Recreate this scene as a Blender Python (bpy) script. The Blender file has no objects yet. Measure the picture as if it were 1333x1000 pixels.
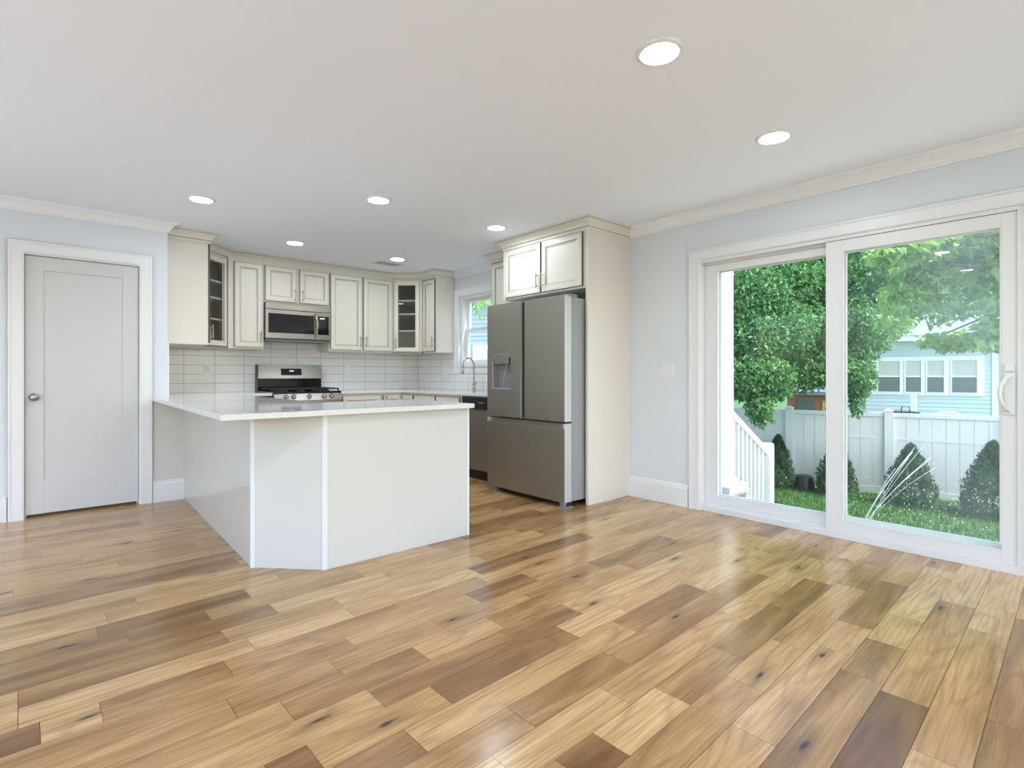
import bpy, math, random
import numpy as np
from mathutils import Vector, Matrix
random.seed(7)
R = math.radians
scn = bpy.context.scene
col = scn.collection

# ------------------------------------------------------------------ camera, sky, sun, exposure
EYE = 1.1075
cam = bpy.data.cameras.new('camera'); cam_o = bpy.data.objects.new('camera', cam); col.objects.link(cam_o)
cam.sensor_width = 36.0; cam.lens = 36.0 * 692.1 / 1333.0
cam.shift_y = -12.5 / 1333.0
cam.clip_start = 0.02; cam.clip_end = 300
cam_o.location = (0, 0, EYE); cam_o.rotation_euler = (R(90), 0, R(-41.392))
scn.camera = cam_o

world = bpy.data.worlds.new('world'); scn.world = world; world.use_nodes = True
wn = world.node_tree.nodes; wl = world.node_tree.links
sky = wn.new('ShaderNodeTexSky'); sky.sky_type = 'NISHITA'; sky.sun_disc = False
sky.sun_elevation = R(54); sky.sun_rotation = R(185); sky.air_density = 1.0; sky.dust_density = 2.0; sky.ozone_density = 1.0
wn['Background'].inputs['Strength'].default_value = 0.68
wl.new(sky.outputs[0], wn['Background'].inputs[0])

sun = bpy.data.lights.new('sun', 'SUN'); sun_o = bpy.data.objects.new('sun', sun); col.objects.link(sun_o)
sun.energy = 6.0; sun.angle = R(0.6); sun.color = (1.0, 0.95, 0.86)
sd = Vector((0.20, -0.55, 0.80)).normalized()            # towards the sun
sun_o.rotation_euler = sd.to_track_quat('Z', 'Y').to_euler(); sun_o.location = (6, -8, 8)

vs = scn.view_settings
vs.view_transform = 'Standard'; vs.look = 'None'; vs.gamma = 1.0; vs.use_curve_mapping = False
vs.exposure = 0.06
LAMP = 124.0                                                 # radiance of a ceiling lamp lens
scn.cycles.max_bounces = 10; scn.cycles.diffuse_bounces = 5; scn.cycles.glossy_bounces = 4
scn.cycles.transparent_max_bounces = 16; scn.cycles.transmission_bounces = 6
scn.cycles.use_denoising = True

# ------------------------------------------------------------------ mesh helpers
class MB:
    def __init__(s): s.v = []; s.f = []; s.m = []; s.s = []
    def face(s, pts, m=0, sm=False):
        i = len(s.v); s.v += [tuple(p) for p in pts]; s.f.append(tuple(range(i, i + len(pts)))); s.m.append(m); s.s.append(sm)
    def add(s, vs_, fs, m=0, sm=False):
        i = len(s.v); s.v += [tuple(p) for p in vs_]
        for f in fs: s.f.append(tuple(i + k for k in f)); s.m.append(m); s.s.append(sm)
    def box(s, x0, x1, y0, y1, z0, z1, m=0):
        if x0 > x1: x0, x1 = x1, x0
        if y0 > y1: y0, y1 = y1, y0
        if z0 > z1: z0, z1 = z1, z0
        s.add([(x0,y0,z0),(x1,y0,z0),(x1,y1,z0),(x0,y1,z0),(x0,y0,z1),(x1,y0,z1),(x1,y1,z1),(x0,y1,z1)],
              [(0,3,2,1),(4,5,6,7),(0,1,5,4),(1,2,6,5),(2,3,7,6),(3,0,4,7)], m)
        return s
    def prism(s, poly, z0, z1, m=0):
        a = sum(poly[i][0]*poly[(i+1) % len(poly)][1] - poly[(i+1) % len(poly)][0]*poly[i][1] for i in range(len(poly)))
        if a < 0: poly = poly[::-1]
        n = len(poly)
        vs_ = [(x, y, z0) for x, y in poly] + [(x, y, z1) for x, y in poly]
        fs = [tuple(range(n))[::-1], tuple(range(n, 2*n))] + [(i, (i+1) % n, n + (i+1) % n, n + i) for i in range(n)]
        s.add(vs_, fs, m); return s
    def tube(s, pts, r, seg=10, m=0, cap=True):
        pts = [Vector(p) for p in pts]; rs = r if isinstance(r, (list, tuple)) else [r]*len(pts)
        rings = []; up = None
        for i, p in enumerate(pts):
            d = (pts[min(i+1, len(pts)-1)] - pts[max(i-1, 0)])
            d = d.normalized() if d.length > 1e-9 else Vector((0,0,1))
            if up is None or abs(up.dot(d)) > 0.98:
                up = Vector((0,0,1)) if abs(d.z) < 0.9 else Vector((1,0,0))
            a = d.cross(up).normalized(); b = a.cross(d).normalized(); up = b
            rings.append([p + rs[i]*(math.cos(t)*a + math.sin(t)*b) for t in [2*math.pi*k/seg for k in range(seg)]])
        base = len(s.v)
        for rg in rings: s.v += [tuple(q) for q in rg]
        for i in range(len(rings)-1):
            for k in range(seg):
                k2 = (k+1) % seg
                s.f.append((base+i*seg+k, base+i*seg+k2, base+(i+1)*seg+k2, base+(i+1)*seg+k)); s.m.append(m); s.s.append(True)
        if cap:
            s.face(rings[0][::-1], m); s.face(rings[-1], m)
        return s
    def lathe(s, prof, c, axis='z', seg=24, m=0):
        """prof: (radius, height) pairs turned about an axis through c"""
        base = len(s.v)
        for r_, h_ in prof:
            for k in range(seg):
                t = 2*math.pi*k/seg; a, b = r_*math.cos(t), r_*math.sin(t)
                s.v.append({'z': (c[0]+a, c[1]+b, c[2]+h_), 'x': (c[0]+h_, c[1]+a, c[2]+b), 'y': (c[0]+a, c[1]+h_, c[2]-b)}[axis])
        for i in range(len(prof)-1):
            for k in range(seg):
                k2 = (k+1) % seg
                s.f.append((base+i*seg+k, base+i*seg+k2, base+(i+1)*seg+k2, base+(i+1)*seg+k)); s.m.append(m); s.s.append(True)
        return s
    def sweep(s, path, prof, side=-1, m=0, caps=True, mats=None):
        """horizontal path of (x, y); prof of (out, z); out points to the given side of travel, corners mitred"""
        P = [Vector(p) for p in path]; n = len(P); offs = []
        for i in range(n):
            ns = []
            if i > 0: d = (P[i]-P[i-1]).normalized(); ns.append(Vector((-d.y, d.x))*side)
            if i < n-1: d = (P[i+1]-P[i]).normalized(); ns.append(Vector((-d.y, d.x))*side)
            if len(ns) == 2:
                k = ns[0] + ns[1]; k = k / max(0.2, k.length_squared) * 2
            else: k = ns[0]
            offs.append(k)
        L = len(prof); base = len(s.v)
        for i in range(n):
            for o, z in prof: q = P[i] + offs[i]*o; s.v.append((q.x, q.y, z))
        for i in range(n-1):
            for j in range(L-1):
                a = base+i*L+j
                f = (a, a+1, a+L+1, a+L) if side < 0 else (a, a+L, a+L+1, a+1)
                s.f.append(f); s.m.append(mats[j] if mats else m); s.s.append(False)
        if caps:
            s.face([s.v[base+j] for j in range(L)], m); s.face([s.v[base+(n-1)*L+j] for j in range(L)][::-1], m)
        return s
    def rings(s, O, U, N, rs, w, h, mcap=0):
        """nested rectangles on a face: O lower-left corner, U along, N outward; rs = (inset, height, material of the band that ends here)"""
        O, U, N, Z = Vector(O), Vector(U), Vector(N), Vector((0,0,1))
        def rect(i, d): return [O+U*i+Z*i+N*d, O+U*(w-i)+Z*i+N*d, O+U*(w-i)+Z*(h-i)+N*d, O+U*i+Z*(h-i)+N*d]
        prev = rect(*rs[0][:2])
        for i, d, m in rs[1:]:
            cur = rect(i, d)
            for k in range(4): s.face([prev[k], prev[(k+1) % 4], cur[(k+1) % 4], cur[k]], m)
            prev = cur
        if mcap is not None: s.face(prev, mcap)
        return s

def obj(name, mb, mats, parent=None, bev=0, local=False, seg=2):
    off = Vector((0,0,0))
    if parent is not None and not local:
        p = parent
        while p is not None: off += p.location; p = p.parent
    me = bpy.data.meshes.new(name)
    me.from_pydata([(v[0]-off.x, v[1]-off.y, v[2]-off.z) for v in mb.v], [], mb.f)
    for m in (mats if isinstance(mats, (list, tuple)) else [mats]): me.materials.append(m)
    me.polygons.foreach_set('material_index', mb.m); me.polygons.foreach_set('use_smooth', mb.s)
    me.update()
    o = bpy.data.objects.new(name, me); col.objects.link(o)
    if parent is not None: o.parent = parent
    if bev:
        b = o.modifiers.new('bevel', 'BEVEL'); b.width = bev; b.segments = seg; b.limit_method = 'ANGLE'; b.angle_limit = R(40)
    return o

def tag(o, label, cat, group=None, kind=None):
    o['label'] = label; o['category'] = cat
    if group: o['group'] = group
    if kind: o['kind'] = kind
    return o
GROUPS = {'wall_cabinet': 'cream wall cabinets', 'corner_cabinet': 'glass-door corner cabinets', 'base_cabinet': 'cream base cabinets', 'wall_outlet': 'outlets on the wall tiles', 'leafy_tree': 'trees in and beyond the yard', 'neighbor_house': 'neighbouring houses'}
def thing(name, label, cat, loc=(0,0,0), rz=0, group=None, kind=None):
    group = group or GROUPS.get(name)
    o = bpy.data.objects.new(name, None); col.objects.link(o); o.location = loc; o.rotation_euler = (0,0,rz); o.empty_display_size = 0.1
    return tag(o, label, cat, group, kind)
def single(name, mb, mats, label, cat, loc, group=None, kind=None, bev=0):
    """a thing that is one mesh, with its origin at its base"""
    m2 = MB(); m2.f, m2.m, m2.s = mb.f, mb.m, mb.s
    m2.v = [(v[0]-loc[0], v[1]-loc[1], v[2]-loc[2]) for v in mb.v]
    o = obj(name, m2, mats, bev=bev); o.location = loc
    return tag(o, label, cat, group, kind)
def struct(name, mb, mats, label, cat, bev=0):
    return tag(obj(name, mb, mats, bev=bev), label, cat, kind='structure')

# ------------------------------------------------------------------ materials
def mat(name, base, rough=0.5, metal=0.0, spec=0.5, coat=0.0, bump=None, var=None, emit=None, emit_s=0):
    m = bpy.data.materials.new(name); m.use_nodes = True
    nt = m.node_tree; b = nt.nodes['Principled BSDF']
    b.inputs['Base Color'].default_value = (*base, 1); b.inputs['Roughness'].default_value = rough
    b.inputs['Metallic'].default_value = metal; b.inputs['Specular IOR Level'].default_value = spec
    if coat: b.inputs['Coat Weight'].default_value = coat; b.inputs['Coat Roughness'].default_value = 0.08
    if emit: b.inputs['Emission Color'].default_value = (*emit, 1); b.inputs['Emission Strength'].default_value = emit_s
    if bump or var:
        tc = nt.nodes.new('ShaderNodeTexCoord'); nz = nt.nodes.new('ShaderNodeTexNoise')
        mp = nt.nodes.new('ShaderNodeMapping'); nt.links.new(tc.outputs['Object'], mp.inputs[0]); nt.links.new(mp.outputs[0], nz.inputs['Vector'])
        sc, st = (bump or var)[0], (bump or var)[1]
        mp.inputs['Scale'].default_value = sc if isinstance(sc, tuple) else (sc, sc, sc)
        nz.inputs['Scale'].default_value = 1.0; nz.inputs['Detail'].default_value = 4
        if bump:
            bp = nt.nodes.new('ShaderNodeBump'); bp.inputs['Strength'].default_value = st; bp.inputs['Distance'].default_value = 0.01
            nt.links.new(nz.outputs['Fac'], bp.inputs['Height']); nt.links.new(bp.outputs[0], b.inputs['Normal'])
        if var:
            mx = nt.nodes.new('ShaderNodeMix'); mx.data_type = 'RGBA'
            mx.inputs[6].default_value = (*base, 1); mx.inputs[7].default_value = (*var[2], 1)
            nt.links.new(nz.outputs['Fac'], mx.inputs[0]); nt.links.new(mx.outputs[2], b.inputs['Base Color'])
    return m

M_wall = mat('wall_paint', (0.73, 0.765, 0.81), 0.55, bump=(300, 0.03))
M_ceil = mat('ceiling_paint', (0.875, 0.915, 0.98), 0.8, bump=(200, 0.03))
M_trim = mat('white_trim_paint', (0.81, 0.81, 0.82), 0.35)
M_crown = mat('white_crown_paint', (0.89, 0.89, 0.91), 0.4)
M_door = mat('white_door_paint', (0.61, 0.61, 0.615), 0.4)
M_vinyl = mat('white_vinyl', (0.77, 0.77, 0.775), 0.3)
M_cream = mat('cream_cabinet_paint', (0.77, 0.725, 0.645), 0.35)
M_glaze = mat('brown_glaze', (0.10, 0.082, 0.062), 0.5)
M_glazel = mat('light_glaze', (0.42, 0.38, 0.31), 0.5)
M_panel = mat('pale_panel_paint', (0.66, 0.655, 0.63), 0.35)
M_panelwarm = mat('gloss_panel_paint', (0.70, 0.675, 0.61), 0.16)  # warmer, glossier tone used on the left panel only
M_quartz = mat('white_quartz', (0.80, 0.79, 0.77), 0.06, var=(7, 0, (0.76, 0.75, 0.73)))
M_steel = mat('brushed_steel', (0.47, 0.44, 0.395), 0.28, 1.0, bump=((3, 3, 400), 0.03))
M_slate = mat('slate_steel', (0.32, 0.305, 0.265), 0.38, 0.75, bump=((600, 600, 20), 0.02))
M_slateside = mat('grey_fridge_side', (0.34, 0.345, 0.35), 0.45, 0.3)
M_slatelite = mat('bright_door_edge', (0.60, 0.60, 0.60), 0.4, 0.4)
M_chrome = mat('chrome', (0.52, 0.51, 0.50), 0.14, 1.0)
M_nickel = mat('satin_nickel', (0.42, 0.40, 0.38), 0.28, 1.0)
M_black = mat('black_plastic', (0.012, 0.012, 0.013), 0.35)
M_blackgloss = mat('black_glass', (0.010, 0.011, 0.012), 0.06)
M_iron = mat('cast_iron', (0.018, 0.018, 0.018), 0.55)
M_dark = mat('dark_gap', (0.02, 0.02, 0.02), 0.8)
M_white = mat('white_plastic', (0.80, 0.80, 0.79), 0.4)
M_grey = mat('grey_plastic', (0.26, 0.26, 0.28), 0.35)
M_lens = mat('lamp_lens', (0.9, 0.9, 0.88), 0.5, emit=(0.91, 1.0, 1.10), emit_s=LAMP)
M_digit = mat('lit_display', (0.6, 0.7, 0.75), 0.5, emit=(0.75, 0.9, 1.0), emit_s=1.2)
M_stone = mat('grey_stone', (0.16, 0.18, 0.18), 0.8, var=(14, 0, (0.34, 0.36, 0.34)))
M_porch = mat('white_porch_paint', (0.82, 0.82, 0.82), 0.5)
M_fence = mat('white_vinyl_fence', (0.71, 0.72, 0.72), 0.4)
M_siding = mat('pale_blue_siding', (0.50, 0.62, 0.68), 0.6)
M_siding2 = mat('grey_blue_siding', (0.36, 0.44, 0.50), 0.6)
M_htrim = mat('house_white_trim', (0.82, 0.84, 0.84), 0.5)
M_hglass = mat('dark_house_glass', (0.10, 0.13, 0.14), 0.08)
M_blind = mat('window_blind', (0.50, 0.53, 0.48), 0.6)
M_roof = mat('grey_shingles', (0.19, 0.24, 0.30), 0.9, var=(30, 0, (0.28, 0.33, 0.39)))
M_brick = mat('orange_brown_boards', (0.36, 0.17, 0.08), 0.8, var=(12, 0, (0.26, 0.12, 0.06)))
M_bark = mat('bark', (0.10, 0.075, 0.055), 0.9, bump=(30, 0.6))
M_mulch = mat('soil', (0.09, 0.065, 0.045), 1.0)

def leaf_mat(name, cols, trans=0.45):
    m = bpy.data.materials.new(name); m.use_nodes = True; nt = m.node_tree; nt.nodes.clear()
    out = nt.nodes.new('ShaderNodeOutputMaterial'); geo = nt.nodes.new('ShaderNodeNewGeometry')
    rp = nt.nodes.new('ShaderNodeValToRGB')
    for i, c in enumerate(cols):
        e = rp.color_ramp.elements[i] if i < 2 else rp.color_ramp.elements.new(1.0)
        e.position = i/(len(cols)-1); e.color = (*c, 1)
    nt.links.new(geo.outputs['Random Per Island'], rp.inputs[0])
    pb = nt.nodes.new('ShaderNodeBsdfPrincipled'); pb.inputs['Roughness'].default_value = 0.42
    tr = nt.nodes.new('ShaderNodeBsdfTranslucent'); mx = nt.nodes.new('ShaderNodeMixShader'); mx.inputs[0].default_value = trans
    nt.links.new(rp.outputs[0], pb.inputs['Base Color']); nt.links.new(rp.outputs[0], tr.inputs[0])
    nt.links.new(pb.outputs[0], mx.inputs[1]); nt.links.new(tr.outputs[0], mx.inputs[2]); nt.links.new(mx.outputs[0], out.inputs[0])
    return m
M_leaf = leaf_mat('tree_leaves', [(0.05, 0.16, 0.06), (0.12, 0.31, 0.11), (0.24, 0.46, 0.18)])
M_leaf2 = leaf_mat('bright_leaves', [(0.17, 0.36, 0.09), (0.34, 0.54, 0.16), (0.52, 0.70, 0.28)], 0.55)
M_conifer = leaf_mat('conifer_sprays', [(0.03, 0.085, 0.035), (0.06, 0.14, 0.055), (0.10, 0.20, 0.08)], 0.25)
M_blade = leaf_mat('grass_blades', [(0.035, 0.12, 0.025), (0.06, 0.17, 0.035), (0.11, 0.23, 0.05)], 0.3)

def glass(name, tint=(0.96, 0.985, 0.97)):
    m = bpy.data.materials.new(name); m.use_nodes = True; nt = m.node_tree; nt.nodes.clear()
    out = nt.nodes.new('ShaderNodeOutputMaterial'); fr = nt.nodes.new('ShaderNodeFresnel'); fr.inputs[0].default_value = 1.36
    t = nt.nodes.new('ShaderNodeBsdfTransparent'); t.inputs[0].default_value = (*tint, 1)
    g = nt.nodes.new('ShaderNodeBsdfGlossy'); g.inputs['Roughness'].default_value = 0.0
    geo = nt.nodes.new('ShaderNodeNewGeometry'); sb = nt.nodes.new('ShaderNodeMath'); sb.operation = 'SUBTRACT'; sb.inputs[0].default_value = 1.0
    nt.links.new(geo.outputs['Backfacing'], sb.inputs[1]); ml = nt.nodes.new('ShaderNodeMath'); ml.operation = 'MULTIPLY'
    nt.links.new(fr.outputs[0], ml.inputs[0]); nt.links.new(sb.outputs[0], ml.inputs[1])
    mx = nt.nodes.new('ShaderNodeMixShader'); nt.links.new(ml.outputs[0], mx.inputs[0])
    nt.links.new(t.outputs[0], mx.inputs[1]); nt.links.new(g.outputs[0], mx.inputs[2]); nt.links.new(mx.outputs[0], out.inputs[0])
    return m
M_glass = glass('clear_glass')
def glare_haze():  # glare haze and smears painted as a pale veil, denser towards upper right
    m = glass('glare_haze_glass'); nt = m.node_tree; N = nt.nodes; L = nt.links
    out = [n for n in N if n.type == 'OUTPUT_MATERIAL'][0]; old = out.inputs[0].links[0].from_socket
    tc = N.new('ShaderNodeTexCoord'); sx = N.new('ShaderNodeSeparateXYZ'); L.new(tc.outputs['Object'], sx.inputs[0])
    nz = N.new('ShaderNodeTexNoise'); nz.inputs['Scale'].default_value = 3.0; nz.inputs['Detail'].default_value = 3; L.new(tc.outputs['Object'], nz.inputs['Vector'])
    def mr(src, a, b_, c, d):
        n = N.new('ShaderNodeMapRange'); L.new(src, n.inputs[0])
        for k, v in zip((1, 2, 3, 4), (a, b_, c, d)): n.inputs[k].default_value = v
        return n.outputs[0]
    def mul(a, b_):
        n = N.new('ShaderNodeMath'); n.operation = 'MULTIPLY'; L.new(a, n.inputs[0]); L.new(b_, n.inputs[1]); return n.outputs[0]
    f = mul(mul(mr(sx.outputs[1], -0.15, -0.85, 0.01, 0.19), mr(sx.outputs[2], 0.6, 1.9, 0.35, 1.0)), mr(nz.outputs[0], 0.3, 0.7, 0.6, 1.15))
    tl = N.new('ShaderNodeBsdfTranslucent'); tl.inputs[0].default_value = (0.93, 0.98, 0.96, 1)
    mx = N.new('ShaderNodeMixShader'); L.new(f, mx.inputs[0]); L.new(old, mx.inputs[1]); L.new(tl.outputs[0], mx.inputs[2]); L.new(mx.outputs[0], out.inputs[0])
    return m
M_haze = glare_haze()
M_cabglass = glass('cabinet_glass', (0.86, 0.87, 0.88))

def wood_mat():
    m = bpy.data.materials.new('oak_planks'); m.use_nodes = True; nt = m.node_tree; N = nt.nodes; L = nt.links
    b = N['Principled BSDF']
    def node(t, **kw):
        n = N.new(t)
        for k, v in kw.items(): setattr(n, k, v)
        return n
    uv = node('ShaderNodeUVMap'); uv.uv_map = 'grain'
    tone = node('ShaderNodeAttribute', attribute_name='tone')
    def mapped(sx, sy):
        mp = node('ShaderNodeMapping'); mp.inputs['Scale'].default_value = (sx, sy, 1); L.new(uv.outputs[0], mp.inputs[0]); return mp.outputs[0]
    def noise(vec, detail=4, dist=0.0, rough=0.55):
        n = node('ShaderNodeTexNoise'); n.inputs['Scale'].default_value = 1; n.inputs['Detail'].default_value = detail
        n.inputs['Distortion'].default_value = dist; n.inputs['Roughness'].default_value = rough; L.new(vec, n.inputs['Vector']); return n.outputs['Fac']
    def math_(op, a, b_=None, c=None):
        n = node('ShaderNodeMath', operation=op)
        for i, x in enumerate((a, b_, c)):
            if x is None: continue
            if isinstance(x, (int, float)): n.inputs[i].default_value = x
            else: L.new(x, n.inputs[i])
        return n.outputs[0]
    def ramp(f, stops):
        n = node('ShaderNodeValToRGB'); cr = n.color_ramp
        for i, (p, c) in enumerate(stops):
            e = cr.elements[i] if i < 2 else cr.elements.new(p)
            e.position = p; e.color = (*c, 1) if len(c) == 3 else c
        L.new(f, n.inputs[0]); return n.outputs[0]
    def mix(f, a, c, mode='MIX'):
        n = node('ShaderNodeMix', data_type='RGBA', blend_type=mode)
        if isinstance(f, (int, float)): n.inputs[0].default_value = f
        else: L.new(f, n.inputs[0])
        for i, x in ((6, a), (7, c)):
            if isinstance(x, tuple): n.inputs[i].default_value = (*x, 1)
            else: L.new(x, n.inputs[i])
        return n.outputs[2]
    broad = noise(mapped(1.3, 9), 3, 0.6)
    streak = noise(mapped(3.5, 95), 5, 0.3, 0.65)
    pores = noise(mapped(14, 420), 2)
    # cathedral figure: contours of a long slow noise
    slow = noise(mapped(0.75, 4.6), 1.5, 0.0, 0.45)
    fig = math_('MULTIPLY', math_('PINGPONG', math_('MULTIPLY', slow, 13.0), 0.5), 2.0)
    figm = math_('MULTIPLY', ramp(fig, [(0.0, (1,1,1)), (0.45, (0,0,0))]), math_('ADD', 0.25, math_('MULTIPLY', noise(mapped(1.1, 3.0), 2), 0.6)))
    t = math_('ADD', tone.outputs['Fac'], math_('MULTIPLY', math_('SUBTRACT', broad, 0.5), 1.15))
    basec = ramp(t, [(0.0, WOOD[0]), (0.35, WOOD[1]), (0.7, WOOD[2]), (1.0, WOOD[3])])
    c1 = mix(math_('MULTIPLY', figm, 0.55), basec, (0.20, 0.10, 0.04))
    c2 = mix(math_('MULTIPLY', ramp(streak, [(0.42, (0,0,0)), (0.75, (1,1,1))]), 0.58), c1, (0.15, 0.08, 0.035))
    c3 = mix(math_('MULTIPLY', ramp(pores, [(0.55, (0,0,0)), (0.8, (1,1,1))]), 0.22), c2, (0.10, 0.055, 0.03))
    # knots with dark heart and brown halo
    vo = node('ShaderNodeTexVoronoi', voronoi_dimensions='2D'); vo.inputs['Scale'].default_value = 1; vo.inputs['Randomness'].default_value = 1.0
    L.new(mapped(1.1, 4.2), vo.inputs['Vector'])
    wob = math_('ADD', vo.outputs['Distance'], math_('MULTIPLY', math_('SUBTRACT', noise(mapped(18, 40), 3), 0.5), 0.09))
    gate = math_('GREATER_THAN', node_sep(nt, vo.outputs['Color']), 0.52)
    halo = math_('MULTIPLY', math_('MULTIPLY', ramp(wob, [(0.05, (1,1,1)), (0.17, (0,0,0))]), gate), 0.5)
    heart = math_('MULTIPLY', math_('MULTIPLY', ramp(wob, [(0.015, (1,1,1)), (0.048, (0,0,0))]), gate), 0.9)
    c4 = mix(halo, c3, (0.17, 0.085, 0.04)); c5 = mix(heart, c4, (0.035, 0.02, 0.013))
    L.new(c5, b.inputs['Base Color'])
    rg = math_('ADD', 0.19, math_('MULTIPLY', broad, 0.04)); L.new(rg, b.inputs['Roughness'])
    b.inputs['Specular IOR Level'].default_value = 0.5
    bp = node('ShaderNodeBump'); bp.inputs['Strength'].default_value = 0.05; bp.inputs['Distance'].default_value = 0.002
    L.new(broad, bp.inputs['Height']); L.new(bp.outputs[0], b.inputs['Normal'])
    return m
def node_sep(nt, out):
    n = nt.nodes.new('ShaderNodeSeparateColor'); nt.links.new(out, n.inputs[0]); return n.outputs[0]
WOOD = [(0.16, 0.074, 0.027), (0.34, 0.182, 0.070), (0.585, 0.35, 0.15), (0.70, 0.455, 0.215)]
M_wood = wood_mat()

def tile_mat(name, axis, off):
    """stacked 4 x 12 inch glazed tiles; axis = wall direction in object space"""
    m = bpy.data.materials.new(name); m.use_nodes = True; nt = m.node_tree; N = nt.nodes; L = nt.links; b = N['Principled BSDF']
    tc = N.new('ShaderNodeTexCoord'); sx = N.new('ShaderNodeSeparateXYZ'); L.new(tc.outputs['Object'], sx.inputs[0])
    cx = N.new('ShaderNodeCombineXYZ'); L.new(sx.outputs[axis], cx.inputs[0]); L.new(sx.outputs[2], cx.inputs[1])
    mp = N.new('ShaderNodeMapping'); mp.inputs['Location'].default_value = (-off, -0.908, 0); L.new(cx.outputs[0], mp.inputs[0])
    br = N.new('ShaderNodeTexBrick'); br.offset = 0.0; br.squash = 1.0; L.new(mp.outputs[0], br.inputs['Vector'])
    br.inputs['Scale'].default_value = 1.0; br.inputs['Brick Width'].default_value = 0.2975; br.inputs['Row Height'].default_value = 0.1013
    br.inputs['Mortar Size'].default_value = 0.0022; br.inputs['Mortar Smooth'].default_value = 0.2; br.inputs['Bias'].default_value = 0.0
    br.inputs['Color1'].default_value = (0.82, 0.82, 0.815, 1); br.inputs['Color2'].default_value = (0.78, 0.78, 0.775, 1)
    br.inputs['Mortar'].default_value = (0.30, 0.265, 0.22, 1)
    L.new(br.outputs['Color'], b.inputs['Base Color']); b.inputs['Roughness'].default_value = 0.13
    nz = N.new('ShaderNodeTexNoise'); nz.inputs['Scale'].default_value = 9; L.new(tc.outputs['Object'], nz.inputs['Vector'])
    ad = N.new('ShaderNodeMath'); ad.operation = 'MULTIPLY_ADD'; L.new(br.outputs['Fac'], ad.inputs[0]); ad.inputs[1].default_value = -1.0; L.new(nz.outputs['Fac'], ad.inputs[2])
    bp = N.new('ShaderNodeBump'); bp.inputs['Strength'].default_value = 0.25; bp.inputs['Distance'].default_value = 0.003
    L.new(ad.outputs[0], bp.inputs['Height']); L.new(bp.outputs[0], b.inputs['Normal'])
    return m
M_tileb = tile_mat('tiles_back', 0, 1.128 - 0.2975*4)
M_tiles = tile_mat('tiles_sink', 1, 5.99 - 0.2975*20)

# ------------------------------------------------------------------ room shell
H = 2.437; XR = 4.029; YD = 5.508; YB = 6.61; XK = 0.818; X0 = -1.9; Y0 = -1.9; TH = 0.13
# boards that stand out, as (start, end, across, tone); the rest get random lengths and tones
BOARDS = [(-0.0, 0.64, 2.462, 0.42), (-0.11, 0.34, 2.751, 0.28), (0.25, 0.85, 2.887, 0.22), (0.34, 0.64, 2.747, 0.36), (-0.09, 0.05, 2.221, 0.2), (0.2, 0.58, 2.17, 0.45), (0.57, 0.95, 3.428, 0.28), (-0.0, 0.7, 2.339, 0.85), (0.62, 1.13, 2.31, 0.88), (0.87, 1.36, 1.913, 0.55), (0.65, 1.17, 1.762, 0.4), (0.52, 0.88, 1.949, 0.5), (0.65, 0.88, 1.373, 0.3), (0.51, 0.63, 1.557, 0.22), (1.07, 1.73, 1.493, 0.27), (1.19, 1.71, 1.225, 0.36), (2.45, 3.23, 1.974, 0.28), (1.65, 2.05, 2.04, 0.32), (1.52, 1.91, 1.68, 0.33), (1.56, 2.57, 1.786, 0.6), (1.92, 3.03, 1.671, 0.92), (1.65, 2.07, 0.969, 0.33), (1.13, 1.3, 0.954, 0.18), (1.95, 2.58, 1.356, 0.42), (2.71, 3.4, 0.679, 0.38), (2.28, 3.32, 0.2, 0.28), (2.65, 3.13, 1.002, 0.33), (3.08, 3.64, 0.853, 0.48), (2.96, 3.83, 0.591, 0.92), (1.88, 2.87, 2.345, 0.22), (2.39, 3.09, 2.984, 0.32), (2.9, 3.79, 3.358, 0.35), (2.67, 3.61, 2.664, 0.4), (1.94, 2.2, 2.869, 0.35), (2.24, 3.41, 1.354, 0.9), (2.31, 3.18, 0.897, 0.7)]
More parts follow.
